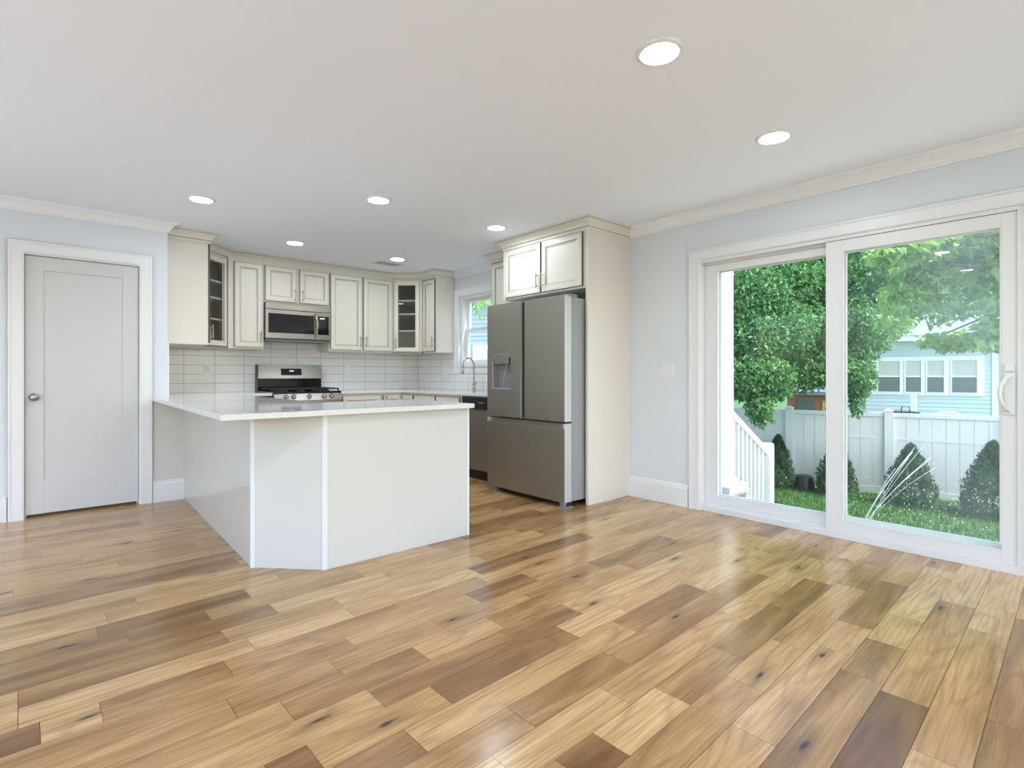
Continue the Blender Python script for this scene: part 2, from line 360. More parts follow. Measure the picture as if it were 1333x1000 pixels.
# floor of random-length planks, laid slightly off the long wall
PW = 0.1368; PH = R(1.5); PQ = 0.350; cph, sph = math.cos(PH), math.sin(PH)
def build_floor():
    rnd = random.Random(11)
    verts, faces, tones, uvs = [], [], [], []
    base = MB(); base.box(X0-TH, XR+TH, Y0-TH, YB+TH, -0.06, -0.004)
    rows = {}
    for (p0, p1, q, tn) in BOARDS: rows.setdefault(math.floor((q-PQ)/PW), []).append((p0, p1, tn))
    quads = []
    def tone_():
        r_ = rnd.random()
        return 0.70 + rnd.gauss(0, 0.12) if r_ < 0.74 else (0.50 + rnd.gauss(0, 0.08) if r_ < 0.94 else 0.30 + rnd.gauss(0, 0.06))
    def fill(a, b_, q):
        while a < b_ - 1e-6:
            ln = rnd.choice([0.35, 0.5, 0.6, 0.75, 0.9, 1.1, 1.3]); e = a + ln
            if b_ - e < 0.3: e = b_
            quads.append((a, e, q, q+PW, tone_())); a = e
    for j in range(int((-4.0-PQ)/PW)-2, int((YB+1.0)/PW)+2):
        q = PQ + j*PW; p = X0 - 0.6 - rnd.random()*1.2
        for p0, p1, tn in sorted(rows.get(j, [])):
            p0 = max(p, p0)
            if p1 - p0 < 0.1: continue
            fill(p, p0, q); quads.append((p0, p1, q, q+PW, tn)); p = p1
        fill(p, XR + 0.7, q)
    g = 0.0007
    for (p, p1, q, q1, tone) in quads:
        poly = [(p+g, q+g), (p1-g, q+g), (p1-g, q1-g), (p+g, q1-g)]
        # clip to the room rectangle
        w = [(a*cph - b*sph, a*sph + b*cph) for a, b in poly]
        for ax, lim, sg in ((0, X0-0.1, 1), (0, XR+0.04, -1), (1, Y0-0.1, 1), (1, YB+0.1, -1)):
            out = []
            for i in range(len(w)):
                A, B = w[i], w[(i+1) % len(w)]; da, db = (A[ax]-lim)*sg, (B[ax]-lim)*sg
                if da >= 0: out.append(A)
                if da*db < 0: t = da/(da-db); out.append((A[0]+(B[0]-A[0])*t, A[1]+(B[1]-A[1])*t))
            w = out
            if len(w) < 3: break
        if len(w) < 3: continue
        ou, ov = rnd.random()*60, rnd.random()*60
        i = len(verts); verts += [(x, y, 0.0) for x, y in w]; faces.append(tuple(range(i, i+len(w)))); tones.append(tone)
        for x, y in w:
            a, b = x*cph + y*sph, -x*sph + y*cph; uvs.append((a - p + ou, b - q + ov))
    nb = len(verts)
    verts += base.v; faces += [tuple(nb+k for k in f) for f in base.f]
    me = bpy.data.meshes.new('floor'); me.from_pydata(verts, [], faces); me.materials.append(M_wood); me.materials.append(M_dark)
    nq = len(tones)
    me.polygons.foreach_set('material_index', [0]*nq + [1]*len(base.f))
    at = me.attributes.new('tone', 'FLOAT', 'FACE'); at.data.foreach_set('value', tones + [0.3]*len(base.f))
    ul = me.uv_layers.new(name='grain'); flat = [c for u in uvs for c in u] + [0.0]*(2*24); ul.data.foreach_set('uv', flat)
    o = bpy.data.objects.new('floor', me); col.objects.link(o)
    return tag(o, 'glossy oak plank floor with mixed light and dark boards', 'floor', kind='structure')
build_floor()

struct('ceiling', MB().box(X0-TH, XR+TH, Y0-TH, YB+TH, H, H+0.1), M_ceil, 'smooth pale ceiling with recessed round lamps', 'ceiling')
# right wall with slider and kitchen window openings
SY0, SY1, SZ = 0.315, 2.245, 2.045
WY0, WY1, WZ0, WZ1 = 4.66, 5.595, 1.215, 2.11
b = MB(); x0, x1 = XR, XR+TH
b.box(x0, x1, Y0-TH, SY0, 0, H); b.box(x0, x1, SY0, SY1, SZ, H); b.box(x0, x1, SY1, WY0, 0, H)
b.box(x0, x1, WY0, WY1, 0, WZ0); b.box(x0, x1, WY0, WY1, WZ1, H); b.box(x0, x1, WY1, YB+TH, 0, H)
struct('wall_right', b, M_wall, 'pale blue-grey wall with the sliding glass door and kitchen window', 'wall')
# wall with the white door
DX0, DX1, DZ = -0.125, 0.628, 2.045
b = MB(); b.box(X0-TH, DX0, YD, YD+TH, 0, H); b.box(DX0, DX1, YD, YD+TH, DZ, H); b.box(DX1, XK, YD, YD+TH, 0, H)
b.box(XK-TH, XK, YD+TH, YB, 0, H)
struct('wall_left', b, M_wall, 'pale blue-grey wall around the white single door', 'wall')
struct('wall_back', MB().box(XK-TH, XR+TH, YB, YB+TH, 0, H), M_wall, 'kitchen wall behind the range', 'wall')
# walls behind the camera; their window openings are added for daylight
b = MB(); WA, WB = -1.5, 3.6
b.box(X0-TH, WA, Y0-TH, Y0, 0, H); b.box(WB, XR+TH, Y0-TH, Y0, 0, H); b.box(WA, WB, Y0-TH, Y0, 0, 0.25); b.box(WA, WB, Y0-TH, Y0, 2.2, H)
struct('wall_front', b, M_wall, 'wall behind the viewer with a wide window added for daylight', 'wall')
struct('sun_block_roof', MB().box(X0-1.5, XR+0.8, Y0-TH-2.4, Y0-TH, 2.5, 2.6), M_trim, 'white porch roof added unseen behind the viewer to block the sun', 'porch roof')  # added out of view to keep sun out of the front window
b = MB(); VA, VB = -1.2, 4.6
b.box(X0-TH, X0, Y0, VA, 0, H); b.box(X0-TH, X0, VB, YD, 0, H); b.box(X0-TH, X0, VA, VB, 0, 0.3); b.box(X0-TH, X0, VA, VB, 2.2, H)
struct('wall_side', b, M_wall, 'wall on the far left with a wide window added for daylight', 'wall')  # this window opening too is added to bring in daylight
# closet void behind the door
b = MB(); b.box(DX0-0.2, XK-TH, YD+0.6, YD+0.65, 0, H); struct('wall_closet', b, M_dark, 'dark closet behind the white door', 'wall')

struct('sun_block_eave', MB().box(XR+TH, XR+TH+0.62, Y0-TH, 2.45, 2.58, 2.68), M_trim, 'white roof overhang added unseen above the sliding door to block the sun', 'eave')  # added overhang, out of view, keeps direct sun off the floor
# crown, baseboards, casings
CB = 2.352
crown = [(0.0, CB), (0.012, CB), (0.014, CB+0.012), (0.020, CB+0.016), (0.027, CB+0.034), (0.042, CB+0.054), (0.060, CB+0.066), (0.062, CB+0.072), (0.072, CB+0.074), (0.072, H), (0.0, H)]
crown_w = [(XR, 2.94), (XR, Y0), (X0, Y0), (X0, YD), (XK, YD), (XK, 5.63)]
struct('trim_1', MB().sweep(crown_w, crown), M_crown, 'white cove crown moulding along the living area walls', 'crown moulding')
struct('trim_2', MB().sweep([(XR, 5.694), (XR, 4.577)], crown), M_crown, 'white crown moulding above the kitchen window', 'crown moulding')
CX = 2.362
ccrown = [(0.0, CX-0.028), (0.006, CX-0.028), (0.006, CX-0.004), (0.004, CX-0.002), (0.010, CX), (0.016, CX+0.004), (0.022, CX+0.024), (0.040, CX+0.046), (0.058, CX+0.056), (0.060, CX+0.062), (0.070, CX+0.064), (0.070, H), (0.0, H)]
cm = [0, 0, 1, 1, 0, 0, 0, 0, 1, 0, 0, 0]
CA = [(XK, 5.63), (1.18, 5.63), (1.18, 5.985), (1.476, 6.281), (3.431, 6.281), (3.72, 6.0), (3.72, 5.694), (XR, 5.694)]
CC = [(XR, 4.577), (3.72, 4.577), (3.72, 4.045), (3.45, 4.045), (3.45, 2.94), (XR, 2.94)]
struct('trim_3', MB().sweep(CA, ccrown, mats=cm), [M_cream, M_glazel], 'cream glazed crown moulding over the range wall cabinets', 'crown moulding')
struct('trim_4', MB().sweep(CC, ccrown, mats=cm), [M_cream, M_glazel], 'cream glazed crown moulding over the refrigerator cabinets', 'crown moulding')
basep = [(0.0, 0.0), (0.018, 0.0), (0.018, 0.155), (0.013, 0.163), (0.013, 0.172), (0.007, 0.180), (0.0, 0.184)]
struct('baseboard_right', MB().sweep([(XR, 2.94), (XR, 2.345)], basep), M_trim, 'tall white baseboard between refrigerator panel and sliding door', 'baseboard')
struct('baseboard_rear', MB().sweep([(XR, 0.22), (XR, Y0), (X0, Y0), (X0, YD), (-0.208, YD)], basep), M_trim, 'tall white baseboard left of the white door', 'baseboard')
struct('baseboard_left', MB().sweep([(0.71, YD), (0.943, YD)], basep), M_trim, 'short white baseboard between door casing and peninsula', 'baseboard')
b = MB().box(0.712, 0.945, YD-0.003, YD+0.02, 0, 0.875)
struct('wall_stub', b, M_panel, 'pale end wall under the counter overhang', 'wall')

def casing(name, a0, a1, ztop, plane, axis, sgn, w=0.088, label='', bottom=None, wr=None):
    """stepped casing round an opening a0..a1; axis 'x' = wall along x at y=plane, else wall along y at x=plane"""
    b = MB(); z0 = 0 if bottom is None else bottom
    def bx(u0, u1, za, zb, d):
        if axis == 'x': b.box(u0, u1, plane, plane+sgn*d, za, zb)
        else: b.box(plane, plane+sgn*d, u0, u1, za, zb)
    for u0, u1, s_ in ((a0-w, a0, -1), (a1, a1+(wr or w), 1)):
        bx(u0, u1, z0, ztop, 0.017)
        bx(*((u0, u0+0.014) if s_ < 0 else (u1-0.014, u1)), z0, ztop+w-0.014, 0.023)
        bx(*((a0-0.022, a0-0.006) if s_ < 0 else (a1+0.006, a1+0.022)), z0, ztop+0.006, 0.021)
    bx(a0-w, a1+(wr or w), ztop, ztop+w, 0.017); bx(a0-w, a1+(wr or w), ztop+w-0.014, ztop+w, 0.023); bx(a0-0.006, a1+0.006, ztop+0.006, ztop+0.022, 0.021)
    if bottom is not None:
        bx(a0-w, a1+(wr or w), bottom-w, bottom, 0.017); bx(a0-0.03, a1+0.03, bottom-0.012, bottom+0.006, 0.032)
    return struct(name, b, M_trim, label, 'door casing' if bottom is None else 'window casing')
casing('trim_5', DX0+0.012, DX1-0.012, DZ-0.005, YD, 'x', -1, label='white stepped casing around the single door')
casing('trim_6', SY0+0.002, SY1-0.005, SZ-0.005, XR, 'y', -1, label='wide white casing around the sliding glass door', wr=0.095)
casing('trim_7', WY0, WY1-0.002, WZ1, XR, 'y', -1, w=0.095, label='white casing around the kitchen window', bottom=WZ0)

# single door: jamb, one-panel slab, knob
dr = thing('door_1', 'white one-panel interior door with a satin knob', 'door', (0.25, YD+0.04, 0), kind='structure')
b = MB(); b.box(DX0, DX0+0.016, YD, YD+TH, 0, DZ-0.016); b.box(DX1-0.016, DX1, YD, YD+TH, 0, DZ-0.016); b.box(DX0, DX1, YD, YD+TH, DZ-0.016, DZ)
b.box(DX0+0.016, DX0+0.026, YD+0.062, YD+0.09, 0, DZ-0.016); b.box(DX1-0.026, DX1-0.016, YD+0.062, YD+0.09, 0, DZ-0.016)
obj('jamb', b, M_trim, dr)
sx0, sx1, sz0, sz1 = DX0+0.019, DX1-0.019, 0.024, DZ-0.020
b = MB(); yf = YD+0.022
st = 0.108
zs = [sz0, 0.285, 1.918, sz1]; xs = [sx0, sx0+st, sx1-st, sx1]
b.box(sx0, sx1, yf+0.009, yf+0.04, sz0, sz1)
b.box(xs[0], xs[1], yf, yf+0.012, sz0, sz1); b.box(xs[2], xs[3], yf, yf+0.012, sz0, sz1)
b.box(xs[1], xs[2], yf, yf+0.012, zs[0], zs[1]); b.box(xs[1], xs[2], yf, yf+0.012, zs[2], zs[3])
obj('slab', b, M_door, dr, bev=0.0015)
kx, kz = -0.055, 0.931
b = MB().lathe([(0.0, -0.066), (0.014, -0.065), (0.025, -0.058), (0.029, -0.046), (0.026, -0.034), (0.014, -0.026), (0.011, -0.010), (0.028, -0.008), (0.032, -0.004), (0.033, 0.0)], (kx, yf, kz), 'y', 28)
obj('knob', b, M_nickel, dr)

# ------------------------------------------------------------------ sliding glass door
sl = thing('door_2', 'white vinyl sliding glass door to the yard', 'door', (XR+0.06, 1.28, 0), kind='structure')
b = MB(); fx0, fx1 = XR-0.004, XR+TH+0.02
b.box(fx0, fx1, SY1-0.012, SY1, 0.046, SZ-0.03); b.box(fx0, fx1, SY0, SY0+0.042, 0.046, SZ-0.03); b.box(fx0, fx1, SY0, SY1, SZ-0.03, SZ); b.box(fx0, fx1, SY0, SY1, 0, 0.046)
b.box(fx0+0.044, fx0+0.052, SY0+0.043, SY1-0.013, 0.0462, 0.060); b.box(fx0+0.044, fx0+0.052, 1.28, SY1-0.013, SZ-0.046, SZ-0.0302)
obj('door_frame', b, M_vinyl, sl, bev=0.002)
def sash(name, xf, y0, y1, gy0, gy1, gz0, gz1, z0, z1):
    b = MB(); x1 = xf+0.044
    b.box(xf, x1, y0, gy0, z0, z1); b.box(xf, x1, gy1, y1, z0, z1); b.box(xf, x1, gy0, gy1, z0, gz0); b.box(xf, x1, gy0, gy1, gz1, z1)
    s_ = obj(name, b, M_vinyl, sl, bev=0.002)
    tb = 0.034 if name == 'sliding_panel' else 0.014
    b = MB()      # glazing beads, inside and out
    for xa, xb, t in ((xf-0.002, xf+0.006, 0.006), (x1-0.004, x1+0.012, 0.012)):
        b.box(xa, xb, gy0, gy0+t, gz0+tb+0.001, gz1-t); b.box(xa, xb, gy1-t, gy1, gz0+tb+0.001, gz1-t); b.box(xa, xb, gy0, gy1, gz0, gz0+(t if xa < xf else tb)); b.box(xa, xb, gy0, gy1, gz1-t, gz1)
    obj('glazing_bead', b, M_vinyl, s_)
    obj('glass_pane', MB().box(xf+0.010, xf+0.015, gy0, gy1, gz0, gz1), M_haze if name == 'sliding_panel' else M_glass, s_)
    return s_
sash('fixed_panel', XR+0.056, 1.235, 2.232, 1.325, 2.128, 0.122, 1.944, 0.05, SZ-0.03)
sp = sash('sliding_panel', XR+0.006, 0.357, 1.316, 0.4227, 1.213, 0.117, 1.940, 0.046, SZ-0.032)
b = MB(); hy = 0.388; hx = XR+0.006
b.box(hx-0.010, hx, hy-0.022, hy+0.022, 0.885, 1.115)
b.tube([(hx-0.006, hy, 0.905), (hx-0.035, hy+0.012, 0.915), (hx-0.052, hy+0.030, 0.95), (hx-0.056, hy+0.036, 1.0), (hx-0.052, hy+0.030, 1.05), (hx-0.035, hy+0.012, 1.088), (hx-0.006, hy, 1.098)], 0.011, 10)
b.box(hx-0.014, hx, hy-0.020, hy+0.020, 1.125, 1.165)
obj('pull_handle', b, M_white, sp, bev=0.002)

# ------------------------------------------------------------------ kitchen window (double hung)
kw = thing('window_1', 'white double-hung kitchen window over the sink', 'window', (XR+0.07, 5.1, WZ0), kind='structure')
b = MB(); xf = XR+0.075
for y0, y1, z0, z1 in ((WY0, WY0+0.03, WZ0+0.03, WZ1-0.03), (WY1-0.03, WY1, WZ0+0.03, WZ1-0.03), (WY0, WY1, WZ0, WZ0+0.03), (WY0, WY1, WZ1-0.03, WZ1)):
    b.box(XR+0.02, xf+0.07, y0, y1, z0, z1)
obj('window_frame', b, M_vinyl, kw)
def wsash(x, z0, z1):
    b = MB(); y0, y1 = WY0+0.03, WY1-0.03; w = 0.045
    b.box(x, x+0.03, y0, y0+w, z0, z1); b.box(x, x+0.03, y1-w, y1, z0, z1); b.box(x, x+0.03, y0+w, y1-w, z0, z0+w); b.box(x, x+0.03, y0+w, y1-w, z1-w, z1)
    s_ = obj('window_sash', b, M_vinyl, kw); obj('glass_pane', MB().box(x+0.012, x+0.016, y0+w, y1-w, z0+w, z1-w), M_glass, s_)
wsash(xf+0.032, 1.66, WZ1-0.03); wsash(xf, WZ0+0.03, 1.70)

# ------------------------------------------------------------------ wall tiles
TZ0, TZ1 = 0.908, 1.40
struct('backsplash_back', MB().box(XK+0.002, XR-0.002, YB-0.010, YB-0.0005, TZ0, TZ1+0.1), M_tileb, 'white stacked rectangular tiles on the range wall', 'tiled wall')
b = MB(); b.box(XR-0.010, XR-0.0005, WY1+0.096, YB-0.011, TZ0, TZ1); b.box(XR-0.010, XR-0.0005, 3.99, WY1+0.096, TZ0, WZ0-0.096)
struct('backsplash_sink', b, M_tiles, 'white stacked rectangular tiles on the sink wall', 'tiled wall')
b = MB().box(XK+0.0005, XK+0.012, YD+0.004, YB-0.011, TZ0, TZ1-0.01)
b.box(XK-0.004, XK+0.012, YD-0.004, YD+0.006, TZ0, 1.385)
struct('backsplash_side', b, M_white, 'white tile strip and edge trim beside the door wall', 'tiled wall')

# ------------------------------------------------------------------ cabinetry
def pull(parent, p, n, ln=0.13, vertical=True, along=None):
    p, n = Vector(p), Vector(n); d = Vector((0,0,1)) if vertical else Vector(along); b = MB()
    o = p + n*0.030
    b.tube([o - d*ln/2, o - d*ln*0.36, o - d*ln*0.34, o + d*ln*0.34, o + d*ln*0.36, o + d*ln/2], [0.0058, 0.0058, 0.0046, 0.0046, 0.0058, 0.0058], 10)
    for s_ in (-0.36, 0.36): b.tube([p + d*ln*s_, p + d*ln*s_ + n*0.030], 0.0048, 8)
    h = obj('handle', b, M_nickel, parent); return h
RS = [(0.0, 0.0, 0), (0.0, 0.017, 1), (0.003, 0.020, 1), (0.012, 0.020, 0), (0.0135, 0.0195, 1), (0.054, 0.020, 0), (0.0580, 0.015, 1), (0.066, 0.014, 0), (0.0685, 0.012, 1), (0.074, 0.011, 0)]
def cab_door(root, O, U, N, w, h, hand=None, glassdoor=False, name='door', hz=0.11):
    """raised-frame door; O lower-left corner on the face frame; hand: +1 pull at the far end of U, -1 near end"""
    O, U, N = Vector(O), Vector(U).normalized(), Vector(N).normalized(); b = MB()
    if not glassdoor:
        k = 1.0 if w > 0.2 else 0.72
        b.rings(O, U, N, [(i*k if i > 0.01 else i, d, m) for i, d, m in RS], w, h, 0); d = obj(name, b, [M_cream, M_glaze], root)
    else:
        b.rings(O, U, N, [(0,0,0),(0,0.017,1),(0.003,0.020,0),(0.052,0.020,0),(0.055,0.014,1),(0.058,0.0,0)], w, h, None)
        d = obj(name, b, [M_cream, M_glaze], root)
        Z = Vector((0,0,1)); g = MB(); i = 0.056
        q = [O+U*i+Z*i+N*0.006, O+U*(w-i)+Z*i+N*0.006, O+U*(w-i)+Z*(h-i)+N*0.006, O+U*i+Z*(h-i)+N*0.006]
        g.add([tuple(v) for v in q] + [tuple(v - N*0.004) for v in q], [(0,1,2,3),(7,6,5,4),(0,4,5,1),(1,5,6,2),(2,6,7,3),(3,7,4,0)])
        obj('glass_pane', g, M_cabglass, d)
    if hand:
        u = w-0.027 if hand > 0 else 0.027
        pull(d, O + U*u + Vector((0,0,hz)) + N*0.020, N)
    return d
UZ0, UZ1 = 1.387, H-0.004; DZ0, DZ1 = UZ0+0.018, 2.325
def box_body(root, poly, z0, z1, name='body', m=None):
    obj(name, MB().prism(poly, z0, z1), m or M_cream, root, bev=0.0015)
YF = 6.26     # face frame of the range-wall uppers
T = YB-0.011

# left end cabinet on the side wall
t = thing('wall_cabinet', 'cream wall cabinet end panel beside the white door, above the counter corner', 'cabinet', (1.0, 5.8, UZ0))
box_body(t, [(XK+0.001, 5.632), (1.16, 5.632), (1.16, 5.965), (XK+0.001, 5.965)], UZ0, UZ1)
cab_door(t, (1.16, 5.64, DZ0), (0,1,0), (1,0,0), 0.31, DZ1-DZ0, -1)

# glass corner cabinets
def corner_cabinet(label, A, Bq, wallpts, hand, group):
    """open-fronted diagonal cabinet from A to Bq (face frame ends, left to right seen from the room)"""
    A, Bq = Vector(A), Vector(Bq); U = (Bq-A).normalized(); N = Vector((U.y, -U.x)); w = (Bq-A).length
    poly = [tuple(A)] + [tuple(p) for p in wallpts] + [tuple(Bq)]
    c = sum((Vector(p) for p in poly), Vector((0,0)))/len(poly)
    t = thing('corner_cabinet', label, 'cabinet', (c.x, c.y, UZ0), group=group)
    b = MB()
    n = len(poly)
    for i in range(n-1):          # back and side panels, room side only
        p, q = Vector(poly[i]), Vector(poly[i+1]); d = (q-p).normalized(); nn = Vector((d.y, -d.x))
        if (c-p).dot(nn) < 0: nn = -nn
        b.prism([tuple(p), tuple(q), tuple(q+nn*0.014), tuple(p+nn*0.014)], UZ0, UZ1)
    b.prism(poly, UZ0, UZ0+0.018); b.prism(poly, DZ1+0.012, UZ1)
    obj('body', b, M_cream, t)
    fr = MB(); st = 0.040
    def fbox(u0, u1, z0, z1, d0=-0.019, d1=0.0):
        p, q = A+U*u0, A+U*u1; fr.prism([tuple(p+N*d0), tuple(q+N*d0), tuple(q+N*d1), tuple(p+N*d1)], z0, z1)
    fbox(0, st, UZ0, UZ1); fbox(w-st, w, UZ0, UZ1); fbox(st, w-st, UZ0, UZ0+0.03); fbox(st, w-st, DZ1-0.015, UZ1)
    obj('face_frame', fr, M_cream, t)
    inner = [tuple(Vector(p) + (c-Vector(p))*0.06) for p in poly]
    hh = DZ1-DZ0
    for f in (0.215, 0.43, 0.70):
        z = DZ1 - 0.02 - (hh-0.05)*f - 0.055*(1-f)
        obj('shelf', MB().prism(inner, z-0.009, z+0.009), M_cream, t)
    O = A + U*0.026
    cab_door(t, (O.x, O.y, DZ0), (U.x, U.y, 0), (N.x, N.y, 0), w-0.052, hh, hand, True)
    return t
corner_cabinet('narrow cream corner cabinet with glass door, left of the range', (1.185, 5.99), (1.47, 6.275), [(XK+0.013, 5.99), (XK+0.013, T), (1.47, T)], -1, None)
corner_cabinet('cream corner cabinet with wide glass door and shelves, right of the range', (3.437, 6.272), (3.715, 6.005), [(3.437, T), (XR-0.011, T), (XR-0.011, 6.005)], -1, None)

t = thing('wall_cabinet', 'narrow cream one-door wall cabinet immediately left of the microwave', 'cabinet', (1.65, 6.4, UZ0))
box_body(t, [(1.478, YF), (1.838, YF), (1.838, T), (1.478, T)], UZ0, UZ1)
cab_door(t, (1.535, YF, DZ0), (1,0,0), (0,-1,0), 0.29, DZ1-DZ0, 1)

t = thing('wall_cabinet', 'short cream two-door cabinet above the microwave', 'cabinet', (2.21, 6.4, 1.91))
box_body(t, [(1.840, YF), (2.578, YF), (2.578, T), (1.840, T)], 1.915, UZ1)
for x, hd in ((1.848, 1), (2.226, -1)): cab_door(t, (x, YF, 1.932), (1,0,0), (0,-1,0), 0.346, DZ1-1.932, hd, hz=0.085)

t = thing('wall_cabinet', 'tall cream two-door wall cabinet right of the microwave', 'cabinet', (3.0, 6.4, UZ0))
box_body(t, [(2.580, YF), (3.431, YF), (3.431, T), (2.580, T)], UZ0, UZ1)
for x, hd in ((2.592, 1), (3.016, -1)): cab_door(t, (x, YF, DZ0), (1,0,0), (0,-1,0), 0.405, DZ1-DZ0, hd)

XF = 3.722
t = thing('wall_cabinet', 'narrow cream wall cabinet left of the kitchen window', 'cabinet', (3.9, 5.85, UZ0))
box_body(t, [(XF+0.018, 5.694), (XR-0.011, 5.694), (XR-0.011, 6.0), (XF+0.018, 6.0)], UZ0, UZ1)
cab_door(t, (XF+0.018, 5.985, DZ0), (0,-1,0), (-1,0,0), 0.275, DZ1-DZ0, 1)

t = thing('wall_cabinet', 'narrow cream wall cabinet partly hidden behind the refrigerator, right of the kitchen window', 'cabinet', (3.9, 4.3, UZ0))
box_body(t, [(XF+0.018, 4.05), (XR-0.011, 4.05), (XR-0.011, 4.577), (XF+0.018, 4.577)], UZ0, UZ1)
cab_door(t, (XF+0.018, 4.562, DZ0), (0,-1,0), (-1,0,0), 0.47, DZ1-DZ0, -1)

XG = 3.45
t = thing('wall_cabinet', 'deep cream two-door cabinet above the refrigerator with a tall end panel', 'cabinet', (3.75, 3.5, 1.84))
box_body(t, [(XG, 2.968), (XR-0.002, 2.968), (XR-0.002, 4.045), (XG, 4.045)], 1.845, UZ1)
for y, hd, w in ((4.0, 1, 0.50), (3.485, -1, 0.49)): cab_door(t, (XG, y, 1.862), (0,-1,0), (-1,0,0), w, 2.325-1.862, hd)
obj('end_panel', MB().box(XG-0.004, XR-0.002, 2.940, 2.966, 0.0, UZ1), M_cream, t, bev=0.0015)

# base cabinets
YBF = 5.99; XBF = 3.42; KZ = 0.878
t = thing('base_cabinet', 'cream base cabinet with wide drawer, right of the range', 'cabinet', (2.87, 6.3, 0))
box_body(t, [(2.605, YBF), (3.135, YBF), (3.135, T), (2.605, T)], 0.10, KZ); obj('toe_kick', MB().box(2.605, 3.135, YBF+0.06, YBF+0.08, 0, 0.1), M_dark, t)
d = cab_door(t, (2.625, YBF, 0.70), (1,0,0), (0,-1,0), 0.49, 0.155, name='drawer'); pull(d, (2.87, YBF-0.02, 0.775), (0,-1,0), vertical=False, along=(1,0,0))
cab_door(t, (2.625, YBF, 0.12), (1,0,0), (0,-1,0), 0.49, 0.56, -1, hz=0.45)
t = thing('base_cabinet', 'narrow cream corner base cabinet under the counter bend', 'cabinet', (3.6, 6.3, 0))
box_body(t, [(3.137, YBF), (XBF, YBF), (XBF, 5.69), (XR-0.011, 5.69), (XR-0.011, T), (3.137, T)], 0.10, KZ); obj('toe_kick', MB().box(3.14, 3.5, YBF+0.06, YBF+0.08, 0, 0.1), M_dark, t)
d = cab_door(t, (3.150, YBF, 0.12), (1,0,0), (0,-1,0), 0.235, 0.735, -1, hz=0.66)
cab_door(t, (XBF, 5.955, 0.12), (0,-1,0), (-1,0,0), 0.25, 0.735)
t = thing('base_cabinet', 'wide cream sink base cabinet under the window', 'cabinet', (3.7, 5.2, 0))
box_body(t, [(XBF, 4.672), (XR-0.011, 4.672), (XR-0.011, 5.688), (XBF, 5.688)], 0.10, KZ); obj('toe_kick', MB().box(XBF+0.06, XBF+0.08, 4.68, 5.68, 0, 0.1), M_dark, t)
for y in (5.672, 5.190):
    cab_door(t, (XBF, y, 0.70), (0,-1,0), (-1,0,0), 0.46, 0.155, name='drawer_front')
    cab_door(t, (XBF, y, 0.12), (0,-1,0), (-1,0,0), 0.46, 0.56, 1 if y > 5.5 else -1, hz=0.45)

# counters
CT0, CT1 = 0.878, 0.908
pen_top = [(0.652, 2.90), (2.215, 2.90), (2.235, 3.73), (1.46, 3.73), (1.46, 5.965), (1.838, 5.965), (1.838, T), (XK+0.013, T), (XK+0.013, YD-0.001), (0.705, YD-0.001)]
single('countertop', MB().prism(pen_top, CT0, CT1), M_quartz, 'white quartz countertop on the peninsula, wrapping to the left of the range', 'countertop', (1.4, 3.3, CT0), group='white quartz countertops', bev=0.003)
back_top = [(2.602, 5.965), (3.392, 5.965), (3.392, 4.062), (XR-0.011, 4.062), (XR-0.011, T), (2.602, T)]
single('countertop', MB().prism(back_top, CT0, CT1), M_quartz, 'white quartz countertop along the window wall, right of the range', 'countertop', (3.7, 5.5, CT0), group='white quartz countertops', bev=0.003)

# peninsula base
pn = thing('peninsula', 'pale panelled kitchen peninsula with a clipped corner under the white counter', 'kitchen peninsula', (1.5, 3.4, 0))
P = [(0.944, YD-0.002), (0.894, 3.275), (1.193, 2.958), (2.203, 2.955)]
inn = 0.02
body = [(0.966, YD-0.004), (0.916, 3.285), (1.203, 2.980), (2.180, 2.977), (2.205, 3.62), (1.44, 3.62), (1.44, YD-0.004)]
obj('body', MB().prism(body, 0.0, CT0), M_panel, pn)
def slab(name, p, q, z0, z1, th, m, off=0.0, bev=0.001):
    p, q = Vector(p), Vector(q); d = (q-p).normalized(); n = Vector((-d.y, d.x))   # inward = left of travel
    obj(name, MB().prism([tuple(p-n*off), tuple(q-n*off), tuple(q+n*th), tuple(p+n*th)], z0, z1), m, pn, bev=bev)
slab('left_panel', P[0], P[1], 0, CT0-0.001, 0.018, M_panelwarm)
slab('angled_panel', P[1], P[2], 0, CT0-0.001, 0.018, M_panel)
slab('front_panel', P[2], P[3], 0, CT0-0.001, 0.018, M_panel)
def strip(p, q, f0, f1):
    p, q = Vector(p), Vector(q); L_ = (q-p).length; d = (q-p)/L_
    slab('corner_strip', p+d*f0, p+d*f1, 0, CT0-0.002, 0.002, M_trim, 0.005, 0.0015)
L12 = (Vector(P[2])-Vector(P[1])).length; L23 = (Vector(P[3])-Vector(P[2])).length
strip(P[1], P[2], -0.004, 0.022); strip(P[1], P[2], L12-0.012, L12+0.003); strip(P[2], P[3], -0.003, 0.016); strip(P[2], P[3], L23-0.014, L23+0.004)
slab('end_panel', P[3], (2.226, 3.64), 0, CT0-0.001, 0.018, M_cream)

